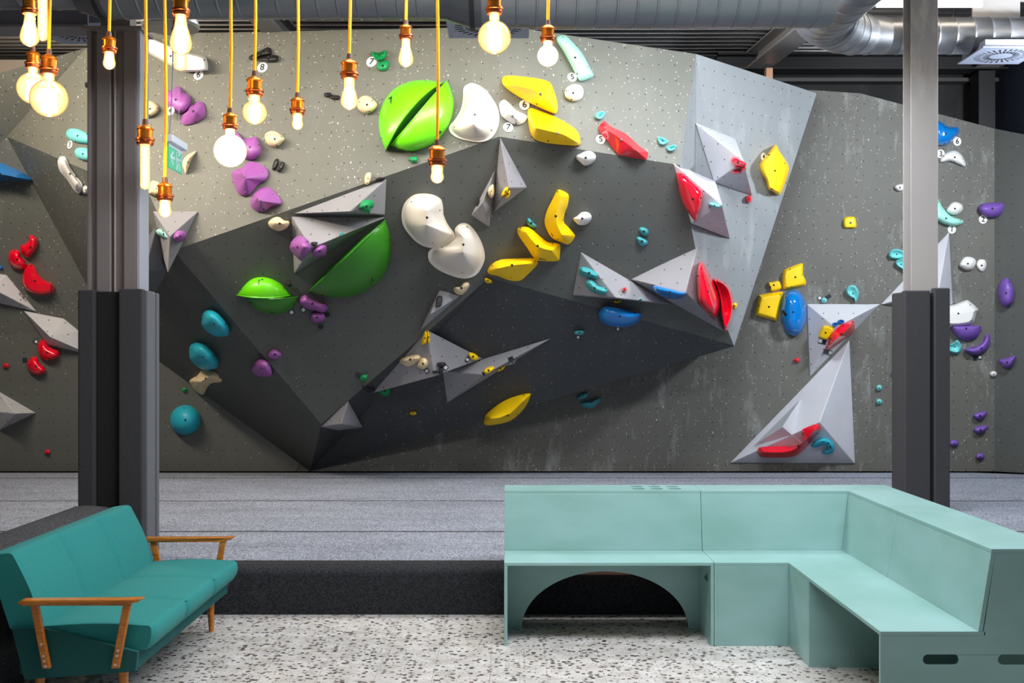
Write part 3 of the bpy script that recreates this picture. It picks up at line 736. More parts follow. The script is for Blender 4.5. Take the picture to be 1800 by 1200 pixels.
H_('Z5', 'red', '205,532 250,540 268,575 262,620 235,665 195,692 160,670 140,632 142,605 180,590 200,565', .12, 'round', 'top red bean of the red trio at the left', spine='225,575 215,620 190,645')
H_('Z5', 'red', '75,640 110,630 140,650 148,685 175,710 187,740 170,770 125,775 80,755 58,715 57,670', .12, 'round', 'middle red bean of the red trio at the left')
H_('Z5', 'red', '180,750 215,732 250,752 275,800 310,840 368,872 388,905 375,937 320,955 240,950 185,925 155,885 152,830 163,780', .14, 'pad', 'largest and lowest red kidney of the red trio at the left', spine='215,825 275,885')
H_('Z5', 'blue', '0,742 18,752 20,766 0,773 -35,768 -35,742', .05, 'round', 'small blue hold tip at the left edge beside the red trio')
H_('A4', 'red', '235,235 250,212 270,203 290,212 310,245 360,265 380,285 368,320 310,337 265,325 238,285', .13, 'round', 'upper of two red kidneys beside dark tags under a grey volume', spine='270,270 325,300')
H_('A4', 'red', '170,345 200,312 235,315 252,350 285,380 292,405 270,425 215,425 180,400 167,365', .12, 'round', 'lower of two red kidneys beside dark tags under a grey volume', spine='208,355 250,392')
H_('A4', 'red', ell(37, 370, 20, 17), .05, 'round', 'small round red hold left of the two tagged red kidneys')
H_('A4', 'red', ell(300, 916, 20, 17), .05, 'round', 'lowest small red hold left of the left column foot')
# between the left column and the centre
H_('B1', 'white', '80,430 150,402 240,400 420,470 600,545 770,590 805,640 815,710 798,745 650,757 560,762 430,700 180,560 80,500', .15, 'pad', 'long white bar hold behind the largest pear bulb', spine='200,470 420,590 680,690')
H_('B1', 'black', '1245,600 1280,575 1380,525 1440,497 1475,515 1488,555 1465,580 1370,600 1300,625 1255,630', .05, 'round', 'upper black sliver hold above the number eight')
H_('B1', 'black', '1320,625 1370,603 1470,580 1540,582 1560,610 1540,650 1450,658 1360,650', .06, 'round', 'lower black pocked hold touching the number eight')
H_('Z1', 'beige', '980,700 1060,708 1105,735 1118,765 1095,800 1050,822 980,820', .09, 'round', 'beige rounded hold on the right edge of the left column')
H_('Z1', 'purple', '1148,700 1152,660 1180,635 1210,635 1235,610 1270,612 1300,650 1335,672 1345,715 1325,765 1285,795 1230,795 1180,765 1155,730', .13, 'round', 'uppermost mauve blob beside the number four', spine='1200,680 1270,720')
H_('Z1', 'purple', '1270,820 1310,790 1335,742 1370,730 1395,710 1430,725 1447,780 1430,830 1370,865 1310,878 1278,868', .13, 'cone', 'second mauve blob, tilted, above the exit sign', spine='1335,770 1380,790', sharp=80)
H_('B2', 'purple', '990,190 1030,225 1085,262 1150,246 1205,242 1235,300 1260,370 1245,430 1190,475 1130,483 1060,465 1010,380 985,280', .12, 'round', 'mauve blob half hidden by the milky globe bulb', spine='1110,340 1160,360')
H_('B2', 'purple', '945,625 975,590 1050,570 1110,515 1160,502 1220,520 1300,570 1330,620 1310,690 1230,740 1180,800 1130,850 1070,862 1010,835 980,770 955,690', .18, 'cone', 'largest mauve blob with a screwed dimple, below the milky globe', spine='1055,630 1090,680', sharp=80)
H_('B2', 'purple', '1140,920 1160,880 1190,830 1250,785 1310,772 1370,795 1430,860 1465,920 1455,955 1370,975 1300,1020 1240,1033 1180,1010 1145,970', .18, 'cone', 'lower mauve blob with a screwed dimple, above the beige knob', spine='1215,890 1260,920', sharp=80)
H_('B2', 'beige', '1290,250 1305,205 1360,180 1420,190 1480,235 1503,265 1480,300 1430,345 1380,350 1320,320', .1, 'round', 'beige potato hold between two bulbs, right of the mauve blobs')
H_('B2', 'black', '1368,580 1385,510 1410,475 1438,480 1435,530 1415,575 1385,590', .05, 'round', 'left black sliver of the pair under the beige potato hold')
H_('B2', 'black', '1425,605 1450,560 1460,515 1490,505 1503,530 1480,580 1445,612', .05, 'round', 'right black sliver of the pair under the beige potato hold')
H_('B2', 'beige', '425,510 450,460 500,420 565,393 560,420 520,480 490,560 460,633 440,590 425,550', .1, 'cone', 'pale beige half-moon hold right of the exit sign', spine='495,470 465,540')
H_('B2', 'beige', '60,830 80,740 105,705 160,715 205,745 230,790 220,840 160,870 100,855', .1, 'round', 'beige hold between the tube bulb and the small bulb by the column')
H_('Z6', 'beige', '288,440 320,412 360,405 400,430 425,432 436,445 432,465 410,488 360,505 315,490 290,465', .11, 'round', 'beige knob hold left of the grey triangular volume')
H_('B3', 'mint', '108,245 130,232 155,240 172,262 178,245 195,280 232,326 205,320 165,300 120,275', .05, 'round', 'mint hooked hold on the inverted triangle volume')
H_('B3', 'purple', '243,290 270,250 310,245 340,260 345,290 320,325 280,338 250,320', .13, 'round', 'mauve knob on the inverted triangle volume')
H_('Z6', 'green', '925,340 940,300 985,283 1025,295 1030,330 1005,350 1000,372 952,370 945,345', .09, 'round', 'green hold with a lip on the long wedge volume')
H_('Z6', 'teal', ell(800, 525, 15, 13), .04, 'pad', 'tiny teal hold on the grey triangular volume')
H_('Z6', 'black', '590,582 630,580 628,600 610,612 592,600', .04, 'round', 'tiny black hold at the peak of the grey triangular volume')
H_('Z6', 'black', '1040,138 1070,124 1105,128 1095,142 1060,147', .04, 'round', 'flat black hold above the tip of the long wedge volume')
H_('Z6', 'purple', '438,610 450,575 490,540 540,545 583,595 580,640 520,708 480,685 445,640', .16, 'round', 'large mauve cone hold on the left of the grey triangular volume', spine='460,615 520,620')
H_('Z6', 'purple', '595,650 620,620 660,600 695,605 698,650 680,685 630,690 598,670', .12, 'round', 'smaller mauve knob on the peak of the grey triangular volume')
H_('Z6', 'beige', '962,135 975,100 1000,92 1012,110 1005,150 990,175 968,175', .06, 'round', 'small beige hold above the long wedge volume')
H_('Z6', 'purple', '500,990 520,965 550,953 590,980 650,1010 700,1020 705,1050 670,1080 610,1065 550,1045 505,1015', .14, 'round', 'dusky mauve bar hold right of the small green shells')
H_('Z6', 'purple', '580,1110 590,1085 630,1075 680,1085 690,1115 660,1145 610,1145 585,1130', .11, 'round', 'short dusky mauve knob under the mauve bar hold')
H_('Z6', 'black', ell(432, 880, 18, 14), .05, 'round', 'small black knob above the tip of the small green shells')
H_('Z6', 'black', ell(702, 1095, 18, 14), .05, 'round', 'small black knob right of the short dusky mauve knob')
H_('Z6', 'black', ell(655, 1180, 18, 14), .05, 'round', 'small black knob below the short dusky mauve knob')
H_('Z2', 'green', '1155,1120 1165,1103 1210,1103 1220,1120 1200,1142 1175,1140', .05, 'round', 'small dark green knob under the split lime disc')
H_('Z2', 'green', '888,360 940,370 990,352 1002,380 990,410 960,430 920,425 900,395', .06, 'bowl', 'upper green pocket hold beside the left number seven')
H_('Z2', 'green', '940,440 970,430 1010,425 1015,460 1000,490 965,500 935,490 928,465', .06, 'round', 'lower green hold beside the left number seven')
H_('Z2', 'black', '560,655 600,650 612,665 600,680 565,680', .04, 'round', 'left black chip of two beside the tall pear bulb')
H_('Z2', 'black', '590,680 620,668 665,672 665,695 620,700', .04, 'round', 'right black chip of two beside the tall pear bulb')
H_('Z2', 'beige', '790,745 800,700 830,675 870,675 905,700 932,730 925,760 890,790 850,800 810,780', .1, 'round', 'beige face-like hold touching the tall pear bulb')
H_('Z2', 'cream', '1540,620 1570,592 1610,585 1680,620 1740,690 1785,780 1785,880 1745,960 1680,995 1600,995 1500,970 1445,930 1440,885 1480,840 1520,770 1535,700', .26, 'shell', 'big white fibreglass shell right of the split lime disc', spine='1625,740 1610,870')
H_('Z7', 'cream', '105,610 130,540 190,490 260,480 330,490 380,520 395,570 400,630 430,700 482,770 470,800 400,845 310,863 220,830 150,760 110,690', .28, 'shell', 'upper left cream fibreglass kidney of the interlocked pair', spine='285,600 280,700')
H_('Z7', 'cream', '300,880 330,862 400,845 470,800 482,770 478,730 510,695 560,690 610,730 660,810 688,900 680,970 630,1050 550,1078 460,1060 360,1015 300,960 290,910', .28, 'shell', 'lower right cream fibreglass kidney of the interlocked pair', spine='540,790 535,890')
# centre and right of centre
H_('Z3', 'yellow', '90,560 110,535 190,533 330,550 410,570 440,600 470,680 482,750 475,790 450,795 350,755 250,705 160,650 100,600', .26, 'cone', 'topmost long yellow wedge above the number six', spine='170,600 310,632 400,690 440,750', sharp=70)
H_('Z3', 'yellow', '270,790 290,760 330,770 460,820 570,880 625,930 640,985 630,1020 520,1018 380,1000 310,970 280,900', .26, 'cone', 'second yellow wedge marked with a black cross, below the topmost', spine='330,900 440,925 520,945 600,990', sharp=70)
H_('Z3', 'white', '70,740 85,710 110,702 140,725 190,775 260,810 267,830 240,865 190,878 130,850 85,810', .12, 'cone', 'white angular hold above the right number seven', spine='145,800 185,830')
H_('Z3', 'mint', '475,262 510,245 545,255 590,300 650,370 690,440 715,490 732,525 715,548 650,570 620,545 570,450 520,360 480,300', .14, 'round', 'long mint hold at the top above a number five')
H_('Z3', 'white', '530,650 545,615 590,592 640,600 663,640 650,690 600,713 560,700 535,680', .1, 'round', 'white egg hold under the upper number five')
H_('Z3', 'cyan', '740,820 755,795 790,780 815,790 810,815 790,838 765,840', .05, 'bowl', 'small aqua cup above the glossy red slab')
H_('Z3', 'cyan', '1182,965 1205,962 1255,985 1258,1000 1225,1020 1195,1012', .05, 'bowl', 'left aqua cup of the pair right of the red slab')
H_('Z3', 'cyan', '1245,1035 1275,1022 1312,1018 1315,1035 1290,1062 1258,1060', .05, 'bowl', 'right aqua cup of the pair right of the red slab')
H_('Z3', 'red', '768,895 800,857 820,855 860,890 960,940 1050,1020 1090,1050 1118,1075 1105,1118 1070,1120 960,1100 900,1080 830,990 785,940', .17, 'cone', 'long glossy red slab beside the lower number five', spine='825,910 930,980 1050,1070', sharp=75)
H_('Z3', 'white', '612,1095 640,1080 680,1062 720,1065 748,1090 745,1125 710,1155 670,1163 640,1140 615,1115', .1, 'round', 'white nose-shaped hold left of the glossy red slab')
H_('Z7', 'beige', '710,455 735,420 752,422 757,480 740,512 718,500', .07, 'round', 'oval beige hold on the narrow volume')
H_('Z7', 'black', '622,560 632,530 652,520 655,545 640,572', .04, 'round', 'black chalky chip on the narrow volume edge')
H_('Z7', 'yellow', '805,485 830,440 850,437 852,455 835,490 812,500', .06, 'round', 'left half of the split yellow hold on the tall pyramid')
H_('Z7', 'yellow', '828,508 852,465 866,460 865,490 850,512', .06, 'round', 'right half of the split yellow hold on the tall pyramid')
H_('Z7', 'yellow', '1160,530 1190,470 1215,453 1270,480 1280,510 1270,570 1250,620 1245,680 1280,720 1318,765 1320,790 1280,838 1230,825 1160,790 1118,720 1110,660 1130,590', .18, 'cone', 'upright curved yellow hold of the yellow trio', spine='1225,500 1195,600 1190,680 1230,770', sharp=60)
H_('Z7', 'yellow', '915,740 930,720 985,713 1020,730 1070,775 1130,820 1200,830 1220,850 1215,920 1200,955 1090,953 1040,940 985,860 930,780', .17, 'cone', 'middle slanting yellow hold of the yellow trio', spine='975,750 1060,850 1160,880', sharp=60)
H_('Z7', 'yellow', '708,1020 740,975 800,945 900,937 1030,935 1062,960 1050,990 990,1050 935,1093 860,1090 780,1060 720,1045', .2, 'cone', 'lowest lying yellow hold of the yellow trio', spine='790,1005 880,985 980,975', sharp=60)
H_('Z7', 'yellow', '685,1080 700,1072 735,1088 740,1105 715,1112 690,1100', .05, 'round', 'tiny yellow knob below the lowest of the yellow trio')
H_('Z7', 'beige', '468,1150 485,1137 515,1135 540,1108 572,1106 580,1130 555,1170 525,1193 482,1182', .08, 'round', 'beige crooked hold above the slim sliver volume')
H_('Z7', 'teal', '983,685 985,660 1005,655 1030,685 1055,705 1045,720 1000,715', .05, 'round', 'small teal hold touching the middle yellow hold')
H_('Z7', 'white', '1310,655 1335,640 1370,612 1415,612 1440,640 1430,675 1395,700 1350,700 1320,675', .1, 'round', 'white rounded hold under chalk spray, right of the upright yellow')
H_('Z8', 'teal', '573,810 590,797 625,805 643,830 635,855 610,858 580,835', .06, 'round', 'upper teal nub of the pair in the middle of the grey overhang')
H_('Z8', 'teal', '555,880 565,863 600,870 632,895 630,915 605,930 575,920', .06, 'round', 'lower teal nub of the pair in the middle of the grey overhang')
H_('Z8', 'red', '1215,335 1225,310 1245,303 1285,322 1325,345 1325,368 1280,375 1240,370', .1, 'round', 'upper curled red hold on the uppermost kite volume')
H_('Z8', 'red', '1225,412 1240,402 1280,398 1305,368 1328,372 1325,395 1290,422 1240,425', .07, 'round', 'lower curled red hold on the uppermost kite volume', spine='1240,413 1285,408 1315,380')
H_('Z8', 'red', ell(1347, 600, 23, 28), .06, 'round', 'small red oval at the foot of the uppermost kite volume')
H_('Z8', 'red', '833,430 850,410 885,415 950,470 1005,530 1022,570 1010,660 985,745 965,758 935,720 890,650 860,570 845,500', .17, 'round', 'glossy red teardrop shell on the second kite volume', spine='900,500 950,600 965,680')
H_('Z8', 'cyan', '1060,632 1090,627 1145,645 1130,662 1095,665', .05, 'round', 'small aqua hold on the second kite volume')
H_('Z8', 'yellow', '1425,350 1480,280 1520,225 1540,220 1560,260 1600,320 1628,380 1610,460 1570,560 1545,568 1510,545 1480,530 1465,470 1430,410', .14, 'pad', 'yellow diamond hold beside the right number four', spine='1530,320 1530,480', sharp=60)
H_('A2', 'teal', '150,175 170,155 220,165 280,200 285,225 265,240 210,232 160,215', .1, 'cone', 'upper teal wedge on the triangle volume over the blue oval', spine='180,185 260,215')
H_('A2', 'teal', '198,255 235,240 265,265 285,288 340,305 352,325 335,350 280,345 225,320 200,285', .1, 'round', 'lower teal curved hold on the triangle volume over the blue oval', spine='225,270 260,305 325,328')
H_('A2', 'red', ell(472, 315, 17, 18), .05, 'round', 'small red knob on the triangle volume over the blue oval')
H_('A2', 'cyan', ell(583, 382, 13, 10), .03, 'round', 'tiny aqua button at the tip of the triangle volume')
H_('A2', 'yellow', '392,395 440,390 440,402 412,412', .05, 'round', 'yellow corner piece under the edge of the triangle volume')
H_('A2', 'blue', '660,300 690,285 760,298 850,320 905,332 912,350 880,378 820,385 740,370 680,335', .12, 'round', 'chalk-dusted blue rail on the large volume')
H_('A2', 'blue', '285,490 310,440 360,428 430,440 500,465 580,480 593,500 570,545 520,572 440,582 360,570 305,540', .16, 'round', 'dark blue oval hanging under the teal triangle volume')
H_('A2', 'teal', '115,615 140,603 185,605 190,620 165,635 125,632', .06, 'round', 'small chalky teal hold left of the dark blue oval')
H_('A2', 'teal', '135,1080 160,1048 200,1037 218,1050 205,1075 165,1088', .08, 'round', 'upper teal hold of the lowest pair on the overhang')
H_('A2', 'teal', '160,1115 190,1098 240,1095 280,1072 305,1075 305,1095 270,1135 230,1150 180,1140', .08, 'round', 'lower teal curved hold of the lowest pair on the overhang')
H_('A2', 'red', '980,300 978,200 990,140 1020,118 1050,160 1090,240 1135,340 1143,430 1120,500 1100,510 1040,470 990,400', .2, 'round', 'left and higher red leaf beside the large volume', spine='1020,190 1060,330 1090,430')
H_('A2', 'red', '1095,240 1130,240 1190,280 1230,340 1242,440 1220,540 1180,615 1150,500 1140,400 1120,310', .12, 'bowl', 'right and lower red leaf, hollow, beside the large volume', anchor='1180,300')
H_('A2', 'yellow', '1240,412 1262,412 1262,435 1245,455 1238,440', .05, 'round', 'tiny yellow hold at the edge of the hollow red leaf', anchor='1255,400')
H_('A2', 'yellow', '1585,190 1640,155 1715,130 1727,150 1728,210 1745,250 1740,285 1660,305 1595,315 1585,290', .07, 'pad', 'upper large yellow pad of the cluster by the glossy blue egg', sharp=60)
H_('A2', 'yellow', '1390,480 1415,365 1430,350 1570,330 1583,350 1555,500 1540,535 1500,525 1395,495', .09, 'pad', 'lower large yellow pad of the cluster by the glossy blue egg', sharp=60)
H_('A2', 'yellow', '1483,262 1505,262 1550,253 1568,270 1573,310 1505,328 1498,300 1485,285', .05, 'pad', 'smallest yellow pad of the cluster by the glossy blue egg')
H_('A2', 'blue', '1575,400 1600,340 1650,316 1700,330 1740,390 1752,460 1745,550 1710,620 1665,643 1610,620 1575,540 1563,470', .2, 'round', 'big glossy blue egg right of the yellow pads')
H_('A2', 'red', ell(1683, 812, 22, 18), .05, 'round', 'small red knob left of the tallest triangle volume')
# wide arrow volume and overhang
H_('A3', 'yellow', '720,500 740,420 755,408 765,430 762,480 745,500', .06, 'round', 'left half of the yellow pair at the top of the wide arrow volume')
H_('A3', 'yellow', '764,405 775,412 784,440 782,480 775,497 768,470', .06, 'round', 'right half of the yellow pair at the top of the wide arrow volume')
H_('A3', 'beige', '565,610 600,590 680,573 710,580 710,610 640,655 590,640', .09, 'cone', 'large beige block hold on the wide arrow volume')
H_('A3', 'beige', '693,645 720,600 750,598 768,620 765,655 740,675 700,665', .08, 'round', 'small beige knuckle hold on the wide arrow volume')
H_('A3', 'yellow', '1055,560 1090,560 1125,590 1110,612 1080,608 1060,590', .05, 'round', 'yellow half-moon at the right tip of the wide arrow volume', anchor='1070,590')
H_('A3', 'black', '832,632 880,625 900,645 870,660 845,655', .04, 'pad', 'upper black chip on the nose of the wide arrow volume', anchor='850,620')
H_('A3', 'black', '800,690 850,675 855,690 815,705', .04, 'pad', 'left black chip on the nose of the wide arrow volume', anchor='850,620')
H_('A3', 'black', '850,668 880,662 875,700 852,712', .04, 'pad', 'lower black chip on the nose of the wide arrow volume', anchor='850,620')
H_('A3', 'yellow', '1158,685 1190,660 1230,655 1230,680 1190,705 1165,702', .06, 'round', 'left yellow hold on the pointed dart volume')
H_('A3', 'yellow', '1255,690 1270,667 1312,650 1302,673 1270,690', .05, 'round', 'right yellow hold on the pointed dart volume')
H_('A3', 'grey', '1335,640 1360,618 1392,608 1375,632 1345,645', .04, 'round', 'small grey hold on the lower edge of the pointed dart volume')
H_('A3', 'green', '287,735 310,715 345,715 340,745 315,762 295,755', .06, 'round', 'bright green knob left of the wide arrow volume')
H_('A3', 'black', '305,790 345,812 400,820 380,838 340,835 315,815', .05, 'round', 'black crescent near the left tip of the wide arrow volume')
H_('A3', 'green', '415,825 460,815 485,805 503,808 503,850 470,865 430,848', .09, 'round', 'dark green hold under the wide arrow volume', anchor='470,900')
H_('A3', 'yellow', ell(665, 985, 25, 13), .05, 'round', 'small yellow knob low on the overhang')
H_('A3', 'yellow', '1168,1062 1168,1020 1185,985 1290,905 1400,860 1480,845 1490,860 1460,930 1400,1000 1330,1045 1220,1068', .2, 'cone', 'large yellow hull-shaped hold low on the dark overhang', spine='1215,1022 1330,1000 1430,905', sharp=60)
H_('A3', 'black', '822,230 835,165 870,165 865,225 840,238', .05, 'pad', 'ribbed black hold on the slim sliver volume')
# lower left
H_('A4', 'turq', '1275,80 1285,35 1320,15 1370,30 1420,80 1450,130 1448,175 1410,185 1350,178 1300,145 1275,110', .17, 'round', 'top turquoise lemon hold of the turquoise column')
H_('A4', 'turq', '1198,300 1202,245 1240,222 1290,232 1345,275 1380,330 1380,375 1345,393 1290,395 1240,370 1205,330', .17, 'round', 'middle turquoise lemon hold just above the beige saddle')
H_('A4', 'turq', ell(1173, 713, 98, 96, 14), .24, 'round', 'round turquoise ball, lowest left, beside the left column')
H_('A4', 'beige', '1200,462 1250,430 1280,395 1340,398 1390,430 1407,470 1340,480 1310,510 1285,552 1240,530 1210,490', .13, 'cone', 'beige saddle hold under the turquoise lemons', spine='1270,470 1330,435', sharp=60)
H_('A4', 'green', ell(1167, 522, 17, 16), .04, 'round', 'tiny dark green knob left of the beige saddle')
H_('A4', 'purple', '1700,290 1730,265 1770,280 1783,305 1750,328 1705,322', .08, 'round', 'small mauve knob, upper of the low pair on the overhang')
H_('A4', 'purple', '1588,385 1620,340 1660,328 1700,350 1720,400 1715,435 1640,435 1600,415', .12, 'round', 'larger mauve knob, lower of the low pair on the overhang')
# right
H_('A1', 'yellow', '662,190 720,183 735,200 738,250 700,256 662,250', .05, 'pad', 'lone small yellow square pad high on the right')
H_('A1', 'white', '980,-5 1005,-22 1045,-20 1040,15 1005,22', .06, 'round', 'small white hold at the left edge of the right column')
H_('A1', 'cyan', '942,418 965,390 1010,388 1050,412 1045,442 1000,453 955,445', .06, 'bowl', 'upper aqua cup of the pair left of the right column')
H_('A1', 'cyan', '985,470 1000,452 1055,442 1065,535 1030,515 995,495', .06, 'bowl', 'lower aqua cup of the pair left of the right column')
H_('A1', 'cyan', '672,640 700,615 735,622 755,660 750,700 735,727 727,702 700,690 678,670', .06, 'bowl', 'aqua comma-shaped hold above the pale inverted triangle volume')
H_('A1', 'cyan', ell(535, 712, 19, 18), .04, 'round', 'small round aqua button between two tags on the right')
H_('A1', 'blue', ell(605, 863, 22, 14), .04, 'bowl', 'left blue button on the pale inverted triangle volume')
H_('A1', 'blue', ell(642, 845, 24, 14), .04, 'bowl', 'right blue button on the pale inverted triangle volume')
H_('A1', 'yellow', '498,935 520,882 540,872 588,880 592,902 565,955 545,962 505,950', .06, 'pad', 'yellow square pad on the pale inverted triangle volume')
H_('A1', 'red', '552,1010 580,930 640,870 700,845 722,843 730,880 715,920 650,970 580,1020 555,1025', .13, 'cone', 'faceted glossy red hold on the pale inverted triangle volume', spine='595,975 700,880', sharp=40)
H_('A5', 'cyan', ell(982, 262, 17, 17), .05, 'round', 'upper of two round aqua buttons right of the tallest triangle')
H_('A5', 'cyan', ell(982, 340, 17, 17), .05, 'round', 'lower of two round aqua buttons right of the tallest triangle')
H_('A5', 'cyan', ell(1066, 175, 12, 17), .05, 'round', 'aqua button cut by the foam sleeve of the right column')
H_('A5', 'red', '303,600 308,650 400,657 500,650 560,608 610,550 650,502 645,475 620,467 560,490 545,505 545,562 500,588 400,592', .13, 'cone', 'curved glossy red bar on the tallest triangle volume', spine='330,625 480,620 560,560 620,500', sharp=60, anchor='500,640')
H_('A5', 'turq', '597,592 625,560 670,545 715,565 730,600 715,632 680,638 655,625 690,610 685,592 660,585 632,600', .08, 'round', 'aqua C-shaped hold on the tallest triangle volume', spine='615,582 668,562 710,595 690,624')
H_('Z4', 'blue', '1225,765 1275,768 1320,795 1385,805 1390,840 1350,890 1320,915 1270,922 1225,900', .16, 'round', 'glossy blue hold on the right edge of the right column, beside number six')
H_('Z4', 'white', '1268,1005 1300,970 1360,952 1405,980 1430,1030 1425,1055 1385,1040 1330,1020 1275,1028', .08, 'round', 'white boomerang hold beside the right number three', spine='1340,988 1385,1002')
H_('A1', 'mint', '1225,50 1262,80 1290,130 1340,180 1400,200 1418,212 1410,228 1370,243 1310,235 1262,212 1225,180', .1, 'round', 'mint banana hold on the right edge of the right column', spine='1275,175 1340,212')
H_('A1', 'white', '1308,140 1340,97 1375,90 1410,110 1410,145 1370,172 1330,165', .09, 'round', 'white egg hold behind the mint banana')
H_('A1', 'violet', '1510,125 1530,102 1580,94 1640,90 1680,92 1688,115 1670,160 1620,190 1560,185 1520,155', .13, 'round', 'glossy violet half-bowl hold above the number two')
H_('A1', 'white', '1390,485 1415,445 1450,435 1490,450 1495,480 1475,515 1440,522 1405,505', .1, 'round', 'larger white knob of the pair at the far right')
H_('A1', 'white', '1498,485 1515,455 1550,455 1563,480 1555,515 1535,532 1510,515', .05, 'round', 'smaller white disc of the pair at the far right')
H_('A1', 'violet', '1690,568 1725,610 1738,660 1725,730 1690,757 1650,730 1632,670 1645,600', .13, 'round', 'upright violet oval at the far right edge')
H_('A1', 'white', '1300,745 1350,742 1430,712 1455,718 1508,765 1500,790 1460,870 1300,872', .12, 'pad', 'white faceted block right of the right foam sleeve', sharp=30, spine='1340,800 1430,790')
H_('A1', 'violet', '1340,890 1348,873 1430,870 1520,873 1530,890 1510,940 1460,962 1410,962 1365,930', .13, 'round', 'violet half-bowl under the white faceted block', spine='1390,890 1480,890')
H_('A1', 'violet', '1425,1018 1500,1002 1540,967 1560,925 1580,930 1588,970 1575,1015 1530,1050 1480,1058 1440,1040', .11, 'round', 'violet crescent with tags below, right of the right column', spine='1470,1030 1530,1015 1568,965')
H_('A1', 'cyan', '1310,990 1345,985 1375,960 1395,975 1407,1010 1395,1045 1365,1052 1310,1030', .07, 'bowl', 'aqua cup on the right edge of the right foam sleeve')
H_('A1', 'violet', '1635,1090 1665,1082 1740,1062 1743,1090 1720,1135 1690,1143 1655,1125', .11, 'round', 'violet cup hold above the small white knob at the far right')
H_('A1', 'white', ell(1608, 1178, 23, 19), .05, 'round', 'small speckled white knob at the far right')
H_('A5', 'violet', '1512,420 1530,402 1588,395 1585,420 1565,440 1535,442', .08, 'round', 'upper small violet cup of the far right column')
H_('A5', 'violet', '1515,500 1530,482 1592,474 1590,498 1568,520 1535,520', .08, 'round', 'second small violet cup of the far right column')
H_('A5', 'violet', ell(1405, 575, 27, 20), .06, 'round', 'small violet knob at the foot of the right foam sleeve')
H_('A5', 'violet', ell(1552, 650, 25, 20), .06, 'round', 'lowest small violet knob at the far right')

# ------------------------------------------------------------------ number stickers, tags, pen marks
def wframe(pl):
    n = pl[1]; u = Vector((0, 0, 1)).cross(n); u = u.normalized()
    if u.x < 0: u = -u
    v = u.cross(-n) if u.cross(-n).z > 0 else -u.cross(-n)
    return u, v, n
def sticker(view, x, y, r, txt, label, tilt=0, lift=.003):
    px, py = pts(view, [(x, y)])[0]; k = VIEW[view][2]; hh = cast(px, py, WALL); pl = hh[1]; c = onp(pl, px, py, lift); R = r / k * hh[0] / F
    u, v, n = wframe(pl); seg = 28
    V = [c + n * d + (u * math.cos(2 * math.pi * i / seg) + v * math.sin(2 * math.pi * i / seg)) * R for d in (0, .003) for i in range(seg)]
    Fc = [tuple(range(seg)), tuple(range(2 * seg - 1, seg - 1, -1))] + [(i, (i + 1) % seg, seg + (i + 1) % seg, seg + i) for i in range(seg)]
    o = mk('number_sticker', V, Fc, M_stick, origin=c); setp(o, label, 'number sticker', 'round number stickers')
    tv, tf = text_geo(txt, R * 1.75); ca, sa = math.cos(math.radians(tilt)), math.sin(math.radians(tilt))
    mk('numeral', [c + n * (.0045 + q[2]) + u * (q[0] * ca - q[1] * sa) + v * (q[0] * sa + q[1] * ca) for q in tv], tf, M_num, o, fix=False)
sticker('Z1', 492, 1017, 28, '3', 'white number three disc left of the left column')
sticker('B1', 715, 792, 54, '6', 'white number six disc under the long white bar')
sticker('B1', 1388, 712, 58, '8', 'white number eight disc under black holds')
sticker('Z1', 1198, 780, 32, '4', 'white number four disc on the upper mauve blob', lift=.11)
sticker('Z2', 893, 435, 38, '7', 'white number seven disc beside green holds', -8)
sticker('Z3', 247, 738, 37, '6', 'white number six disc between two yellow wedges', 8)
sticker('Z3', 133, 895, 36, '7', 'white number seven disc under the white angular hold', -5)
sticker('Z3', 583, 543, 34, '5', 'white number five disc beside the long mint hold')
sticker('Z3', 783, 980, 34, '5', 'white number five disc beside the glossy red slab')
sticker('Z8', 1447, 302, 28, '4', 'white number four disc beside the yellow diamond')
sticker('Z4', 1377, 895, 27, '6', 'white number six disc beside the blue hold at the right')
sticker('Z4', 1272, 973, 27, '3', 'white number three disc beside the white boomerang')
sticker('A1', 1540, 200, 27, '2', 'white number two disc under the violet half-bowl', 5)
sticker('A1', 1343, 263, 27, '1', 'white number one disc under the mint banana', -3)
def tag(view, x, y, w_, h_, rot, label, sq=(.5, .5), allm=True, anchor=None):
    px, py = pts(view, [(x, y)])[0]; k = VIEW[view][2]; w_, h_ = w_ / k, h_ / k
    a_ = pts(view, [anchor])[0] if anchor else (px, py); hh = cast(*a_); pe = hh[1]; ca, sa = math.cos(math.radians(rot)), math.sin(math.radians(rot))
    def q(a, b, h): return onp(pe, px + a * ca - b * sa, py + a * sa + b * ca, h)
    n = -sight(px, py).normalized()
    def quad(a0, a1, b0, b1, h): return [q(a0, b0, h), q(a1, b0, h), q(a1, b1, h), q(a0, b1, h)]
    e = prism('route_tag', quad(-w_ / 2, w_ / 2, -h_ / 2, h_ / 2, .004), n * .004, M_card); setp(e, label, 'route tag', 'small square route tags')
    if sq:
        s = min(w_, h_) * .34; ox = (sq[0] - .5) * (w_ - 2.4 * s); oy = (sq[1] - .5) * (h_ - 2.4 * s)
        prism('label', quad(ox - s, ox + s, oy - s, oy + s, .010), n * .002, M_stick2, e)
M_stick2 = mat('tag_white', (196, 200, 202), .5)
tag('A4', 228, 217, 34, 24, 28, 'small dark tag on the upper tagged red kidney')
tag('A4', 157, 333, 28, 28, 0, 'small dark tag left of the lower tagged red kidney', None)
tag('Z6', 450, 1075, 34, 40, -42, 'left tag of two under the small green shells')
tag('Z6', 533, 1057, 34, 40, -42, 'right tag of two, under the dusky mauve bar')
tag('A4', 1645, 303, 34, 16, 20, 'dark tag above the larger low mauve knob', None)
tag('A3', 275, 718, 30, 34, -55, 'dark tag touching the bright green knob', None)
tag('A3', 760, 687, 30, 34, -35, 'tag under the beige knuckle hold')
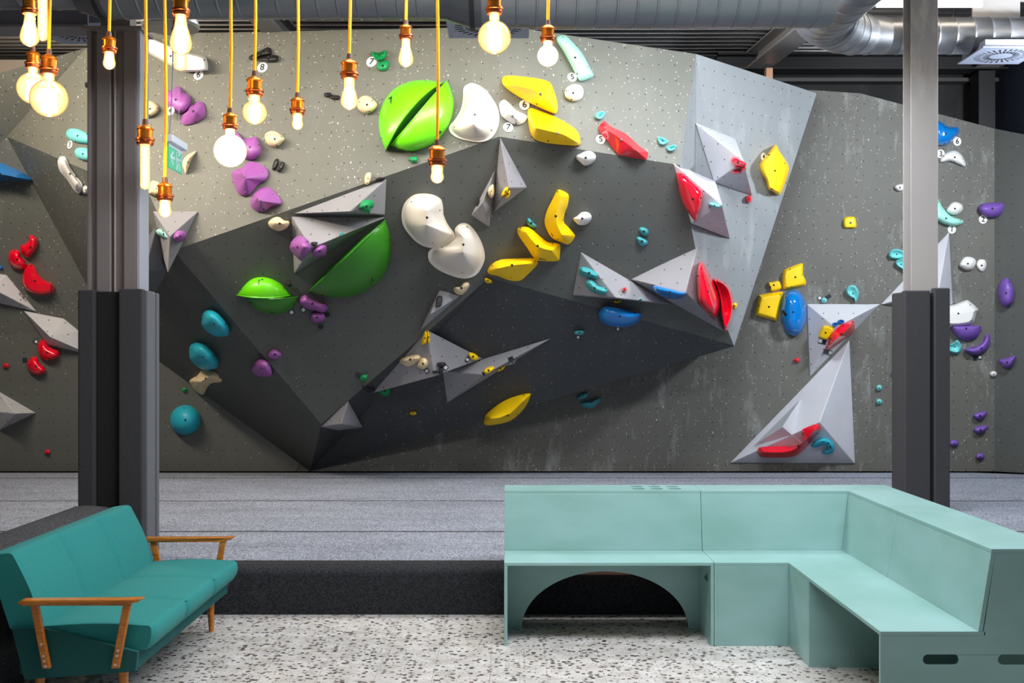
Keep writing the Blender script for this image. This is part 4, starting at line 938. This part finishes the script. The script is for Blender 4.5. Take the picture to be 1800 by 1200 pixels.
tag('A3', 1047, 607, 26, 38, 28, 'tag by the yellow half-moon at the arrow tip', anchor=(1040, 590))
tag('A3', 893, 663, 34, 34, 40, 'tag among the black chips on the arrow volume nose', anchor=(850, 620))
tag('A3', 1160, 708, 14, 30, -25, 'narrow tag left of the yellow hold on the dart volume', None)
tag('A3', 1353, 603, 36, 32, -25, 'dark tag near the tip of the pointed dart volume', None)
tag('A2', 425, 593, 26, 22, -15, 'small tag under the dark blue oval')
tag('A2', 145, 650, 28, 24, 0, 'small tag under the small chalky teal hold')
tag('A1', 507, 697, 26, 26, -35, 'light tag left of the round aqua button', (.5, .5))
tag('A1', 563, 688, 34, 22, -30, 'dark tag right of the round aqua button', None)
tag('A1', 523, 971, 52, 34, 14, 'wide tag under the yellow pad on the pale volume', (0, .5))
tag('A1', 558, 1040, 56, 28, 12, 'wide tag under the faceted red hold', (1, .5))
tag('A1', 1490, 1075, 26, 32, 0, 'left tag of two under the violet crescent', None)
tag('A1', 1521, 1071, 26, 26, -8, 'right tag of two under the violet crescent')
# felt-pen cross on a yellow wedge, arrow emblem on the blue egg, scribble on the left volume
def pen(view, segs, parent_label, wd=.0035, name='pen_mark'):
    par = next(o for o in C.objects if o.get('label') == parent_label)
    bm = bmesh.new(); bm.from_mesh(par.data); bm.faces.ensure_lookup_table(); bmesh.ops.triangulate(bm, faces=bm.faces)
    o0 = ORG[par.name]; T_ = [tuple(v.co + o0 for v in f.verts) for f in bm.faces]; bm.free()
    V = []; Fc = []
    for s in segs.split(';'):
        a, b = pts(view, s); dx, dy = b[0] - a[0], b[1] - a[1]; L = math.hypot(dx, dy); nx, ny = -dy / L, dx / L
        k = 4; wpx = wd * F / 10.5 / 2; row = []
        for i in range(k + 1):
            for sgn in (-1, 1):
                x, y = a[0] + dx * i / k + nx * wpx * sgn, a[1] + dy * i / k + ny * wpx * sgn; r = cast(x, y, T_)
                if r: row.append(at(x, y, r[0] - .003))
        if len(row) == 2 * (k + 1):
            b0 = len(V); V += row; Fc += [(b0 + 2 * i, b0 + 2 * i + 1, b0 + 2 * i + 3, b0 + 2 * i + 2) for i in range(k)]
    if Fc: mk(name, V, Fc, M_black, par, fix=False)
pen('Z3', '268,842 312,880;272,872 300,840', 'second yellow wedge marked with a black cross, below the topmost', .006)
pen('Z7', '1145,775 1185,765;1155,758 1170,785', 'upright curved yellow hold of the yellow trio', .006)
pen('Z7', '1070,940 1120,945;1085,955 1105,932', 'middle slanting yellow hold of the yellow trio', .006)
pen('A3', '1455,912 1468,930;1460,930 1470,915', 'large yellow hull-shaped hold low on the dark overhang', .006)
pen('A2', '1580,462 1608,498;1582,478 1590,495', 'big glossy blue egg right of the yellow pads', .025, 'emblem')
VIEW['G1'] = (0, 440, 12)
def glyphs(word, x, y, ang, size, view):
    G5 = dict(K='0,0 0,10;0,5 6,0;0,5 6,10', Y='0,0 3,5;6,0 3,5;3,5 3,10', B='0,0 0,10;0,0 5,2;5,2 0,5;0,5 6,7;6,7 0,10', E='0,0 0,10;0,0 6,0;0,5 5,5;0,10 6,10', S='6,0 0,2;0,2 6,7;6,7 0,10')
    ca, sa = math.cos(math.radians(ang)), math.sin(math.radians(ang)); out = []
    for i, ch in enumerate(word):
        for s in G5[ch].split(';'):
            q = []
            for p in s.split():
                a, b = [float(t) for t in p.split(',')]; a = (a + i * 9) * size; b = b * size
                q.append('%.1f,%.1f' % (x + a * ca - b * sa, y + a * sa + b * ca))
            out.append(' '.join(q))
    return ';'.join(out)
pen('G1', glyphs('SKYBES', 420, 878, 48, 4.6, 'G1'), 'grey pyramid volume with small black scribble at the left edge', .0035, 'scribble')
# ------------------------------------------------------------------ pendant lamps on yellow cords
M_cord = mat('yellow_cord', (250, 190, 20), .6)
M_copper = mat('brass_socket', (226, 138, 48), .28, .85)
M_ring = mat('copper_ring', (186, 104, 62), .3, .85)
M_grip = mat('cord_grip', (84, 58, 52), .5)
M_fil = mat('filament_glow', (255, 240, 210), .5, emit=(255, 226, 178), estr=30)
def bulb_glass(name, amount, col, estr):
    m = bpy.data.materials.new(name); m.use_nodes = True; nt = m.node_tree; nt.nodes.clear()
    out = nt.nodes.new('ShaderNodeOutputMaterial'); tr = nt.nodes.new('ShaderNodeBsdfTransparent'); tr.inputs[0].default_value = lin((255, 226, 178))
    em = nt.nodes.new('ShaderNodeEmission'); em.inputs[0].default_value = lin(col); em.inputs[1].default_value = estr
    gl = nt.nodes.new('ShaderNodeBsdfGlossy'); gl.inputs['Roughness'].default_value = .05
    lw = nt.nodes.new('ShaderNodeLayerWeight'); lw.inputs[0].default_value = .25
    fc = nt.nodes.new('ShaderNodeMapRange'); nt.links.new(lw.outputs['Facing'], fc.inputs[0]); fc.inputs[1].default_value = .0; fc.inputs[2].default_value = .7; fc.inputs[3].default_value = estr * 2.6; fc.inputs[4].default_value = estr * .42; nt.links.new(fc.outputs[0], em.inputs[1])
    m1 = nt.nodes.new('ShaderNodeMixShader'); m1.inputs[0].default_value = amount
    m2 = nt.nodes.new('ShaderNodeMixShader'); nt.links.new(tr.outputs[0], m1.inputs[1]); nt.links.new(em.outputs[0], m1.inputs[2])
    nt.links.new(lw.outputs['Fresnel'], m2.inputs[0]); nt.links.new(m1.outputs[0], m2.inputs[1]); nt.links.new(gl.outputs[0], m2.inputs[2])
    nt.links.new(m2.outputs[0], out.inputs[0]); return m
M_glass = bulb_glass('bulb_glass_amber', .46, (255, 206, 128), 2.2)
M_milk = bulb_glass('bulb_glass_bright', .62, (255, 236, 196), 2.6)
LG = 'pendant lamps on yellow cords'
def lamp(x, y0, y1, y2, kind, rb, Y, label, glass=None, cord=True, rs=None):
    """socket from y0 to y1, bulb down to y2 (sight lines), bulb half-width rb"""
    s = Y / F; z0 = H - (y0 - CY) * s; z1 = H - (y1 - CY) * s; z2 = H - (y2 - CY) * s; X_ = (x - CX) * s; r = rb * s
    hs = z0 - z1; rs = (rs or max(.021, hs * .34)); e = empty('pendant_lamp', (X_, Y, z0)); setp(e, label, 'pendant lamp', LG)
    p = lambda z: Vector((X_, Y, z))
    bow = .004; zc = ceil_z(Y)
    tube('cord', [Vector((X_ + bow * math.sin(k * 1.3), Y, z0 + (zc - z0) * k / 8)) for k in range(9)], .0062, M_cord, e, seg=8)
    lathe('cord_grip', [(.006, hs * .02), (.009, 0), (.011, -hs * .22), (.008, -hs * .26)], p(z0), M_grip, e, seg=16)
    lathe('socket', [(.009, -hs * .2), (rs * .55, -hs * .24), (rs * .9, -hs * .32), (rs, -hs * .38), (rs * .86, -hs * .42), (rs * .84, -hs * .72), (rs * .84, -hs * .74)], p(z0), M_copper, e, seg=24)
    lathe('socket_ring', [(rs * .84, -hs * .72), (rs * 1.08, -hs * .74), (rs * 1.1, -hs * .82), (rs * .95, -hs * .85), (rs * 1.0, -hs * .9), (rs * .9, -hs), (rs * .7, -hs)], p(z0), M_ring, e, seg=24)
    hb = z1 - z2; nr = rs * .62
    ld = bpy.data.lights.new('lamp_light', 'POINT'); ld.energy = 5 if rb < 15 else 8; ld.color = (1, .74, .45); ld.shadow_soft_size = r * .3
    lo = bpy.data.objects.new('lamp_light', ld); C.collection.objects.link(lo); lo.parent = e; lo.location = (0, 0, -(z0 - z1) - hb * .6)
    if kind == 'pear': pr = [(nr, .0), (nr * 1.05, -.1), (r * .62, -.3), (r * .86, -.5), (r, -.7), (r * .93, -.83), (r * .66, -.93), (r * .3, -.985), (.002, -1)]
    elif kind == 'globe':
        cyg = 1 - (r / hb); pr = [(nr, 0)]; a0 = math.asin(min(.95, nr / r))
        pr += [(nr * 1.02, -(cyg - r / hb * math.cos(a0)) * .8)]
        pr += [(r * math.sin(a), -(cyg - (r / hb) * math.cos(a))) for a in [a0 + (math.pi - a0) * i / 14 for i in range(15)]]
    elif kind == 'small': pr = [(nr, 0), (nr * 1.1, -.12), (r * .85, -.38), (r, -.62), (r * .9, -.8), (r * .6, -.94), (r * .25, -.99), (.002, -1)]
    else: pr = [(nr, 0), (r * .9, -.03), (r, -.07), (r, -.93), (r * .8, -.975), (r * .4, -.995), (.002, -1)]
    gb = lathe('bulb', [(max(a, .001), b * hb) for a, b in pr], p(z1), glass or M_glass, e, seg=32, smooth=80)
    if kind == 'tube':
        pth = [Vector((X_ + math.cos(t * 1.9) * r * .45, Y + math.sin(t * 1.9) * r * .45, z1 - hb * (.06 + .86 * t / 26))) for t in range(27)]
        tube('filament', pth, r * .20, M_fil, gb, seg=6)
    else:
        c0 = {'pear': .58, 'globe': .62, 'small': .55}[kind]; hh_ = {'pear': .30, 'globe': .26, 'small': .32}[kind] * hb
        rr_ = r * {'pear': .42, 'globe': .34, 'small': .5}[kind]
        V = []; Fc = []; n = 8
        # hairpin loops of the filament, standing in a ring
        pth = []
        for k in range(n * 4 + 1):
            a = 2 * math.pi * k / (n * 4); up = (k % 4 in (1, 2)); pth.append(Vector((X_ + math.cos(a) * rr_, Y + math.sin(a) * rr_, z1 - c0 * hb + (hh_ if up else -hh_))))
        tube('filament', pth, max(.003, r * .085), M_fil, gb, seg=6)
        lathe('glass_stem', [(nr * .5, 0), (nr * .22, -.3 * hb), (.004, -c0 * hb)], p(z1), M_fil, gb, seg=10)
lamp(52, -14, 25, 82, 'pear', 16.5, 4.0, 'large pear bulb lamp nearest the top left corner')
lamp(75, -75, -28, 72, 'tube', 8.5, 4.3, 'tube bulb lamp with spiral filament at the top left')
lamp(58, 82, 120, 183, 'globe', 28, 4.5, 'globe bulb lamp hanging below the top left pear bulb')
lamp(86, 87, 131, 206, 'globe', 33, 4.1, 'largest amber globe bulb lamp at the top left, overlapping another globe')
lamp(192, 56, 93, 122, 'small', 11, 4.4, 'small bulb lamp hanging in front of the left column')
lamp(255, 210, 255, 333, 'tube', 8.5, 4.2, 'long tube bulb lamp along the right edge of the left column')
lamp(290, 312, 353, 382, 'small', 11.5, 4.3, 'lowest small bulb lamp above the inverted triangle volume')
lamp(318, -16, 28, 97, 'pear', 19.5, 3.9, 'large bright pear bulb lamp over the long white bar hold')
lamp(317, 20, 62, 124, 'tube', 11, 4.7, 'small tubular bulb lamp right behind the large bright pear bulb')
lamp(404.5, 190, 228, 294, 'globe', 29, 4.2, 'milky bright globe bulb lamp in front of the mauve blobs', M_milk)
lamp(447.5, 125, 169, 219, 'globe', 21.5, 4.3, 'mid-size amber globe bulb lamp below the number eight')
lamp(523, 163, 201, 228, 'small', 10, 4.5, 'small bulb lamp between the amber globe and the pear bulb')
lamp(614, 95, 139, 193, 'pear', 15.5, 4.4, 'pear bulb lamp in front of the beige face-like hold')
lamp(713.5, 36, 70, 118, 'pear', 13.5, 4.6, 'pear bulb lamp above the split lime disc')
lamp(768.5, 246, 292, 322, 'small', 12, 4.3, 'small bulb lamp hanging lowest at the centre, over the dark overhang')
lamp(869, -18, 25, 95, 'globe', 29.5, 4.2, 'big amber globe bulb lamp in front of the centre diffuser')
lamp(963, 36, 74, 117, 'globe', 19, 4.4, 'small bright globe bulb lamp beside the long mint hold', M_milk)

# ------------------------------------------------------------------ hanging exit sign
M_sg = mat('sign_green', (74, 178, 140), .35, emit=(84, 190, 150), estr=.35)
M_sw = mat('sign_white', (222, 226, 240), .4)
xs = -1.985; y0, y1 = 6.62, 6.9
e = empty('exit_sign', (xs, 6.87, 2.62)); setp(e, 'small green hanging exit sign with white arrow and running figure', 'exit sign')
zt_ = H - (236 - CY) * y0 / F
box('housing', xs - .03, xs + .03, y0 - .01, y1 + .02, zt_ - .045, zt_, M_sw, e, bevel=.006)
box('panel', xs - .004, xs + .004, y0, y1, zt_ - .190, zt_ - .045, M_sg, e)
def sgn(poly, name):
    mk(name, [Vector((xs + .0055, y0 + a * .28, zt_ - .045 - b * .145)) for a, b in poly], [tuple(range(len(poly)))], M_sw, e, fix=False)
box('border', xs - .005, xs + .005, y0, y1, zt_ - .065, zt_ - .045, M_sw, e)
sgn([(.08, .52), (.28, .26), (.33, .32), (.2, .49), (.42, .49), (.42, .58), (.2, .58), (.33, .8), (.28, .86)], 'arrow')
def strip2(name, p, wd):
    for i in range(len(p) - 1):
        a, b = Vector(p[i]), Vector(p[i + 1]); d = (b - a).normalized(); s = Vector((-d.y, d.x)) * wd; yield [tuple(a - s), tuple(b - s), tuple(b + s), tuple(a + s)]
V = []; Fc = []
def addp(poly):
    k = len(V); V.extend(Vector((xs + .0055, y0 + a * .28, zt_ - .045 - b * .145)) for a, b in poly); Fc.append(tuple(range(k, k + len(poly))))
for pth in ([(.72, .36), (.70, .62)], [(.70, .60), (.62, .76), (.58, .93)], [(.70, .60), (.80, .74), (.74, .93)], [(.72, .38), (.60, .48), (.58, .6)], [(.72, .38), (.82, .5), (.9, .44)]):
    for q in strip2('', pth, .03): addp(q)
addp([(.73 + .05 * math.cos(t * .7), .27 + .07 * math.sin(t * .7)) for t in range(9)])
mk('running_figure', V, Fc, M_sw, e, fix=False)
V = []; Fc = []
for a0, a1, b0, b1 in ((.53, .56, .16, .97), (.94, .97, .16, .97), (.53, .97, .16, .2)): addp([(a0, b0), (a1, b0), (a1, b1), (a0, b1)])
mk('door_frame', V, Fc, M_sw, e, fix=False)
tube('cable', [Vector((xs, y0 + .03, zt_)), Vector((xs + .004, y0 + .05, zt_ + .15)), Vector((xs + .01, y0 + .06, zt_ + .4)), Vector((xs + .01, y0 + .06, ceil_z(y0)))], .004, mat('grey_cable', (150, 150, 165), .5), e, seg=6)
tube('wire', [Vector((xs, y1 - .06, zt_)), Vector((xs, y1 - .06, ceil_z(y1)))], .0012, M_sw, e, seg=6)

# ------------------------------------------------------------------ sofa
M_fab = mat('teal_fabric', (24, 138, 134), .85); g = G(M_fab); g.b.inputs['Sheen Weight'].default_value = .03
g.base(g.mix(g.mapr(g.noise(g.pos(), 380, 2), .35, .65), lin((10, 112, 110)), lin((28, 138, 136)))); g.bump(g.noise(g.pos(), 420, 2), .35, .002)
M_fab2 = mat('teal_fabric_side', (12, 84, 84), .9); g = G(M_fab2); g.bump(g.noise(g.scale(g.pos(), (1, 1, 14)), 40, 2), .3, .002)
M_wood = mat('honey_wood', (188, 112, 30), .35, coat=.3); g = G(M_wood)
g.base(g.mix(g.mapr(g.noise(g.scale(g.pos(), (3, 14, 14)), 6, 4, .6), .3, .7), lin((162, 88, 18)), lin((206, 132, 46))))
YS, YE = 4.95, 6.5
so = empty('sofa', (-1.9, 5.72, 0)); setp(so, 'vintage teal fabric three-seat sofa with wooden armrests', 'sofa')
def cushion(name, sec, y0, y1, puff, seams, m, front_side):
    """upholstery swept along y; sec = closed section (x, z) corner points, swelling on the faces, seams pulled in"""
    NY = 61; rows = []
    base = []
    n = len(sec)
    for i in range(n):
        a = Vector((sec[i][0], sec[i][1])); b = Vector((sec[(i + 1) % n][0], sec[(i + 1) % n][1])); L = (b - a).length
        d = (b - a) / L; nr = Vector((d.y, -d.x)); rr_ = min(.03, L * .25)
        for t in [rr_ / L * .3] + [rr_ / L + (1 - 2 * rr_ / L) * k / 8 for k in range(9)] + [1 - rr_ / L * .3]:
            base.append((a + d * L * t, nr, math.sin(math.pi * t), i in front_side))
    area2 = sum(sec[i][0] * sec[(i + 1) % n][1] - sec[(i + 1) % n][0] * sec[i][1] for i in range(n)); sg = 1 if area2 > 0 else -1
    V = []; Fc = []; M_ = len(base); cxs = sum(p[0] for p in sec) / n; czs = sum(p[1] for p in sec) / n
    for j in range(NY):
        v = j / (NY - 1); y = y0 + (y1 - y0) * v; endk = min(v, 1 - v) * (y1 - y0)
        sh = 1 - max(0, (.02 - endk) / .02) * .035
        dip = sum(math.exp(-((v - s) * (y1 - y0) / .012) ** 2) for s in seams)
        seg_ = [0] + list(seams) + [1]
        for k in range(len(seg_) - 1):
            if seg_[k] <= v <= seg_[k + 1]: loc = math.sin(math.pi * (v - seg_[k]) / (seg_[k + 1] - seg_[k])) ** .5 if seg_[k] < v < seg_[k + 1] else 0
        for p, nr, bu, fr in base:
            q = p + nr * sg * (puff * bu * (.55 + .45 * loc) if fr else puff * .15 * bu) - (nr * sg * .012 * dip if fr else Vector((0, 0)))
            q = Vector((cxs + (q.x - cxs) * sh, czs + (q.y - czs) * sh))
            V.append(Vector((q.x, y, q.y)))
    for j in range(NY - 1):
        for i in range(M_): Fc.append((j * M_ + i, j * M_ + (i + 1) % M_, (j + 1) * M_ + (i + 1) % M_, (j + 1) * M_ + i))
    Fc += [tuple(range(M_)), tuple((NY - 1) * M_ + i for i in range(M_))]
    return mk(name, V, Fc, m, so, smooth=50)
cushion('backrest', [(-2.165, .715), (-2.27, .70), (-2.17, .37), (-2.02, .37)], YS, YE, .022, (1 / 3, 2 / 3), M_fab, (3,))
cushion('seat', [(-2.06, .295), (-1.575, .285), (-1.55, .395), (-2.06, .39)], YS, YE, .022, (1 / 3, 2 / 3), M_fab, (2, 1))
sidep = [(-2.155, .385), (-2.02, .388), (-1.607, .287), (-1.617, .20), (-2.10, .165)]
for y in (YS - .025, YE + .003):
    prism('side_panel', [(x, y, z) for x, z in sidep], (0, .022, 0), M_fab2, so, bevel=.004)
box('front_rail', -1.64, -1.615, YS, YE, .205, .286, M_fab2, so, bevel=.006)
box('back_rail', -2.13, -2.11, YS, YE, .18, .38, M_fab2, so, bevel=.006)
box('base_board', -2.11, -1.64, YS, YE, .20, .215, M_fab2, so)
for x in (-1.70, -2.06):
    for y in (YS + .06, YE - .03):
        tube('leg', [Vector((x, y, .21)), Vector((x - (.01 if x < -1.9 else -.01), y - .012, 0.0))], [.024, .014], M_wood, so, seg=14)
for y, yo in ((YS - .045, -1), (YE + .045, 1)):
    arm = prism('armrest', [(-2.115, y - .03, .505), (-2.09, y - .03, .522), (-1.66, y - .026, .524), (-1.575, y - .012, .524), (-1.60, y - .012, .506), (-1.66, y - .022, .494), (-2.09, y - .026, .494)], (0, .05, 0), M_wood, so, bevel=.007)
    for xt, xb in ((-2.045, -1.995), (-1.645, -1.70)):
        p = prism('arm_post', [(xt - .017, y - .012, .498), (xt + .017, y - .012, .498), (xb + .02, y - .012, .222), (xb - .014, y - .012, .222)], (0, .024, 0), M_wood, so, bevel=.004)
        for k in range(3 if xb == -1.70 else 4):
            t = (.96, .88, .8, .62)[k] if xb != -1.70 else (.94, .8, .72)[k]; xx = xt + (xb + .003 - xt) * t; zz = .498 + (.222 - .498) * t
            c = Vector((xx, y + .0125 * yo, zz)); V = [c + Vector((math.cos(q * .785) * .006, dy, math.sin(q * .785) * .006)) for dy in (-.003, .003) for q in range(8)]
            mk('screw', V, [tuple(range(8)), tuple(range(15, 7, -1))] + [(i, (i + 1) % 8, 8 + (i + 1) % 8, 8 + i) for i in range(8)], mat('screw_nickel', (210, 205, 195), .3, .6) if 'screw_nickel' not in MATS else MATS['screw_nickel'], p)

# ------------------------------------------------------------------ sage green benches
M_bn = mat('sage_lacquer', (142, 184, 178), .38, coat=.15); g = G(M_bn)
g.base(g.mix(g.mapr(g.noise(g.scale(g.pos(), (1.4, 1.4, 3)), 1.6, 3, .5), .35, .65), lin((126, 166, 160)), lin((140, 178, 176))))
M_be = mat('worn_edge', (186, 208, 196), .5)
M_ply = mat('raw_plywood', (176, 124, 108), .7)
XF = (-.027, 1.107); Y0, YSB, YT, YB = 6.135, 6.515, 6.570, 6.85; TH = .018
def slot(cx, cy, w_, h_):
    r = h_ / 2; out = []
    for s in (1, -1):
        for k in range(7):
            a = -math.pi / 2 + math.pi * k / 6; out.append((cx + s * (w_ / 2 - r + r * math.cos(a)), cy + s * r * math.sin(a)))
    return out
PR = [(0, 0), (0, .432), (.402, .432), (.452, .767), (.715, .767), (.715, 0)]
b1 = empty('bench', (.54, 6.49, 0)); setp(b1, 'sage green bench with an arched opening under the seat, left of the corner', 'bench', 'sage green modular benches')
for x in (XF[0], XF[1] - TH - .002):
    plate('end_panel', PR, [slot(.16, .345, .14, .042), slot(.55, .345, .14, .042)] if x > 0 else [], TH, lambda a, b, h, x=x: Vector((x + TH / 2 + h, Y0 + a, b)), M_bn, b1, bevel=.002)
box('seat', XF[0], XF[1] - .002, Y0, Y0 + .40, .432, .45, M_bn, b1, bevel=.002)
prism('backrest', [(XF[0], YSB, .45), (XF[1] - .002, YSB, .45), (XF[1] - .002, YT, .767), (XF[0], YT, .767)], (0, .018, 0), M_bn, b1, bevel=.002)
cups = [[(x + .038 * math.cos(2 * math.pi * k / 28), y + .038 * math.sin(2 * math.pi * k / 28)) for k in range(28)] for x in (.757, .863, .969) for y in (6.665, 6.775)]
plate('top_board', [(XF[0], YT), (XF[1] - .002, YT), (XF[1] - .002, YB), (XF[0], YB)], cups, TH, lambda a, b, h: Vector((a, b, .776 + h)), M_bn, b1, bevel=.002)
arch = [(XF[0] + TH, 0), (.072, 0)] + [(.549 + .477 * math.cos(math.pi - math.pi * k / 36), .329 * math.sin(math.pi * k / 36)) for k in range(1, 36)] + [(1.026, 0), (XF[1] - TH - .002, 0), (XF[1] - TH - .002, .432), (XF[0] + TH, .432)]
plate('arched_panel', arch, [], TH, lambda a, b, h: Vector((a, Y0 + .39 + h, b)), M_bn, b1, bevel=.0015)
box('rear_panel', XF[0] + TH, XF[1] - TH - .002, YB - TH, YB, .25, .767, M_ply, b1)

XI, XB, XT, XO = 1.507, 1.905, 1.957, 2.262; YC = 5.737
b2 = empty('bench', (1.7, 6.4, 0)); setp(b2, 'sage green corner bench unit with a plain closed front, joining the two benches', 'bench', 'sage green modular benches')
box('front_panel', XF[1] + TH, XI, Y0, Y0 + TH, 0, .432, M_bn, b2, bevel=.002)
box('side_panel', XI - .0, XI + TH, YC + TH, Y0 + TH, 0, .432, M_bn, b2, bevel=.002)
plate('end_panel', PR, [], TH, lambda a, b, h: Vector((XF[1] + TH / 2 + h, Y0 + a, b)), M_bn, b2)
PW = [(XI, 0), (XI, .432), (XB + .02, .432), (XT + .018, .767), (XO, .767), (XO, 0)]
plate('end_panel', PW, [], TH, lambda a, b, h: Vector((a, YC + TH / 2 + h, b)), M_bn, b2)
prism('seat', [(XF[1], Y0, .432), (XI, Y0, .432), (XI, YC, .432), (XB + .03, YC, .432), (XB + .03, YSB + .03, .432), (XF[1], YSB + .03, .432)], (0, 0, TH), M_bn, b2, bevel=.002)
prism('backrest', [(XF[1], YSB, .45), (XB, YSB, .45), (XT, YT, .767), (XF[1], YT, .767)], (0, .018, 0), M_bn, b2, bevel=.001)
prism('backrest', [(XB, YSB, .45), (XB, YC, .45), (XT, YC, .767), (XT, YT, .767)], (.018, 0, 0), M_bn, b2, bevel=.001)
prism('top_board', [(XF[1], YT, .767), (XT, YT, .767), (XT, YC, .767), (XO, YC, .767), (XO, YB, .767), (XF[1], YB, .767)], (0, 0, TH), M_bn, b2, bevel=.002)
box('rear_panel', XF[1], XO, YB - TH, YB, 0, .767, M_bn, b2)
box('outer_panel', XO - TH, XO, YC, YB - TH, 0, .767, M_bn, b2)
b3 = empty('bench', (1.8, 5.2, 0)); setp(b3, 'sage green bench running towards the viewer at the right, with slotted end panel', 'bench', 'sage green modular benches')
YN = 4.62; YC2 = YC - .003
plate('end_panel', PW, [slot(1.755, .335, .15, .042), slot(2.06, .335, .15, .042)], TH, lambda a, b, h: Vector((a, YN + TH / 2 + h, b)), M_bn, b3, bevel=.002)
plate('end_panel', PW, [], TH, lambda a, b, h: Vector((a, YC2 - TH / 2 + h, b)), M_bn, b3)
box('seat', XI, XB + .03, YN, YC2, .432, .45, M_bn, b3, bevel=.0025)
prism('backrest', [(XB, YC2, .45), (XB, YN, .45), (XT, YN, .767), (XT, YC2, .767)], (.018, 0, 0), M_bn, b3, bevel=.001)
box('top_board', XT, XO, YN, YC2, .767, .785, M_bn, b3, bevel=.0025)
box('outer_panel', XO - TH, XO, YN + TH, YC2 - TH, 0, .767, M_bn, b3)
o = box('wooden_block', 2.78, 2.85, 12.3, 12.4, 4.40, 4.66, mat('raw_wood', (196, 150, 120), .7)); setp(o, 'small raw wooden block behind the wall top beside the beam', 'wood block')
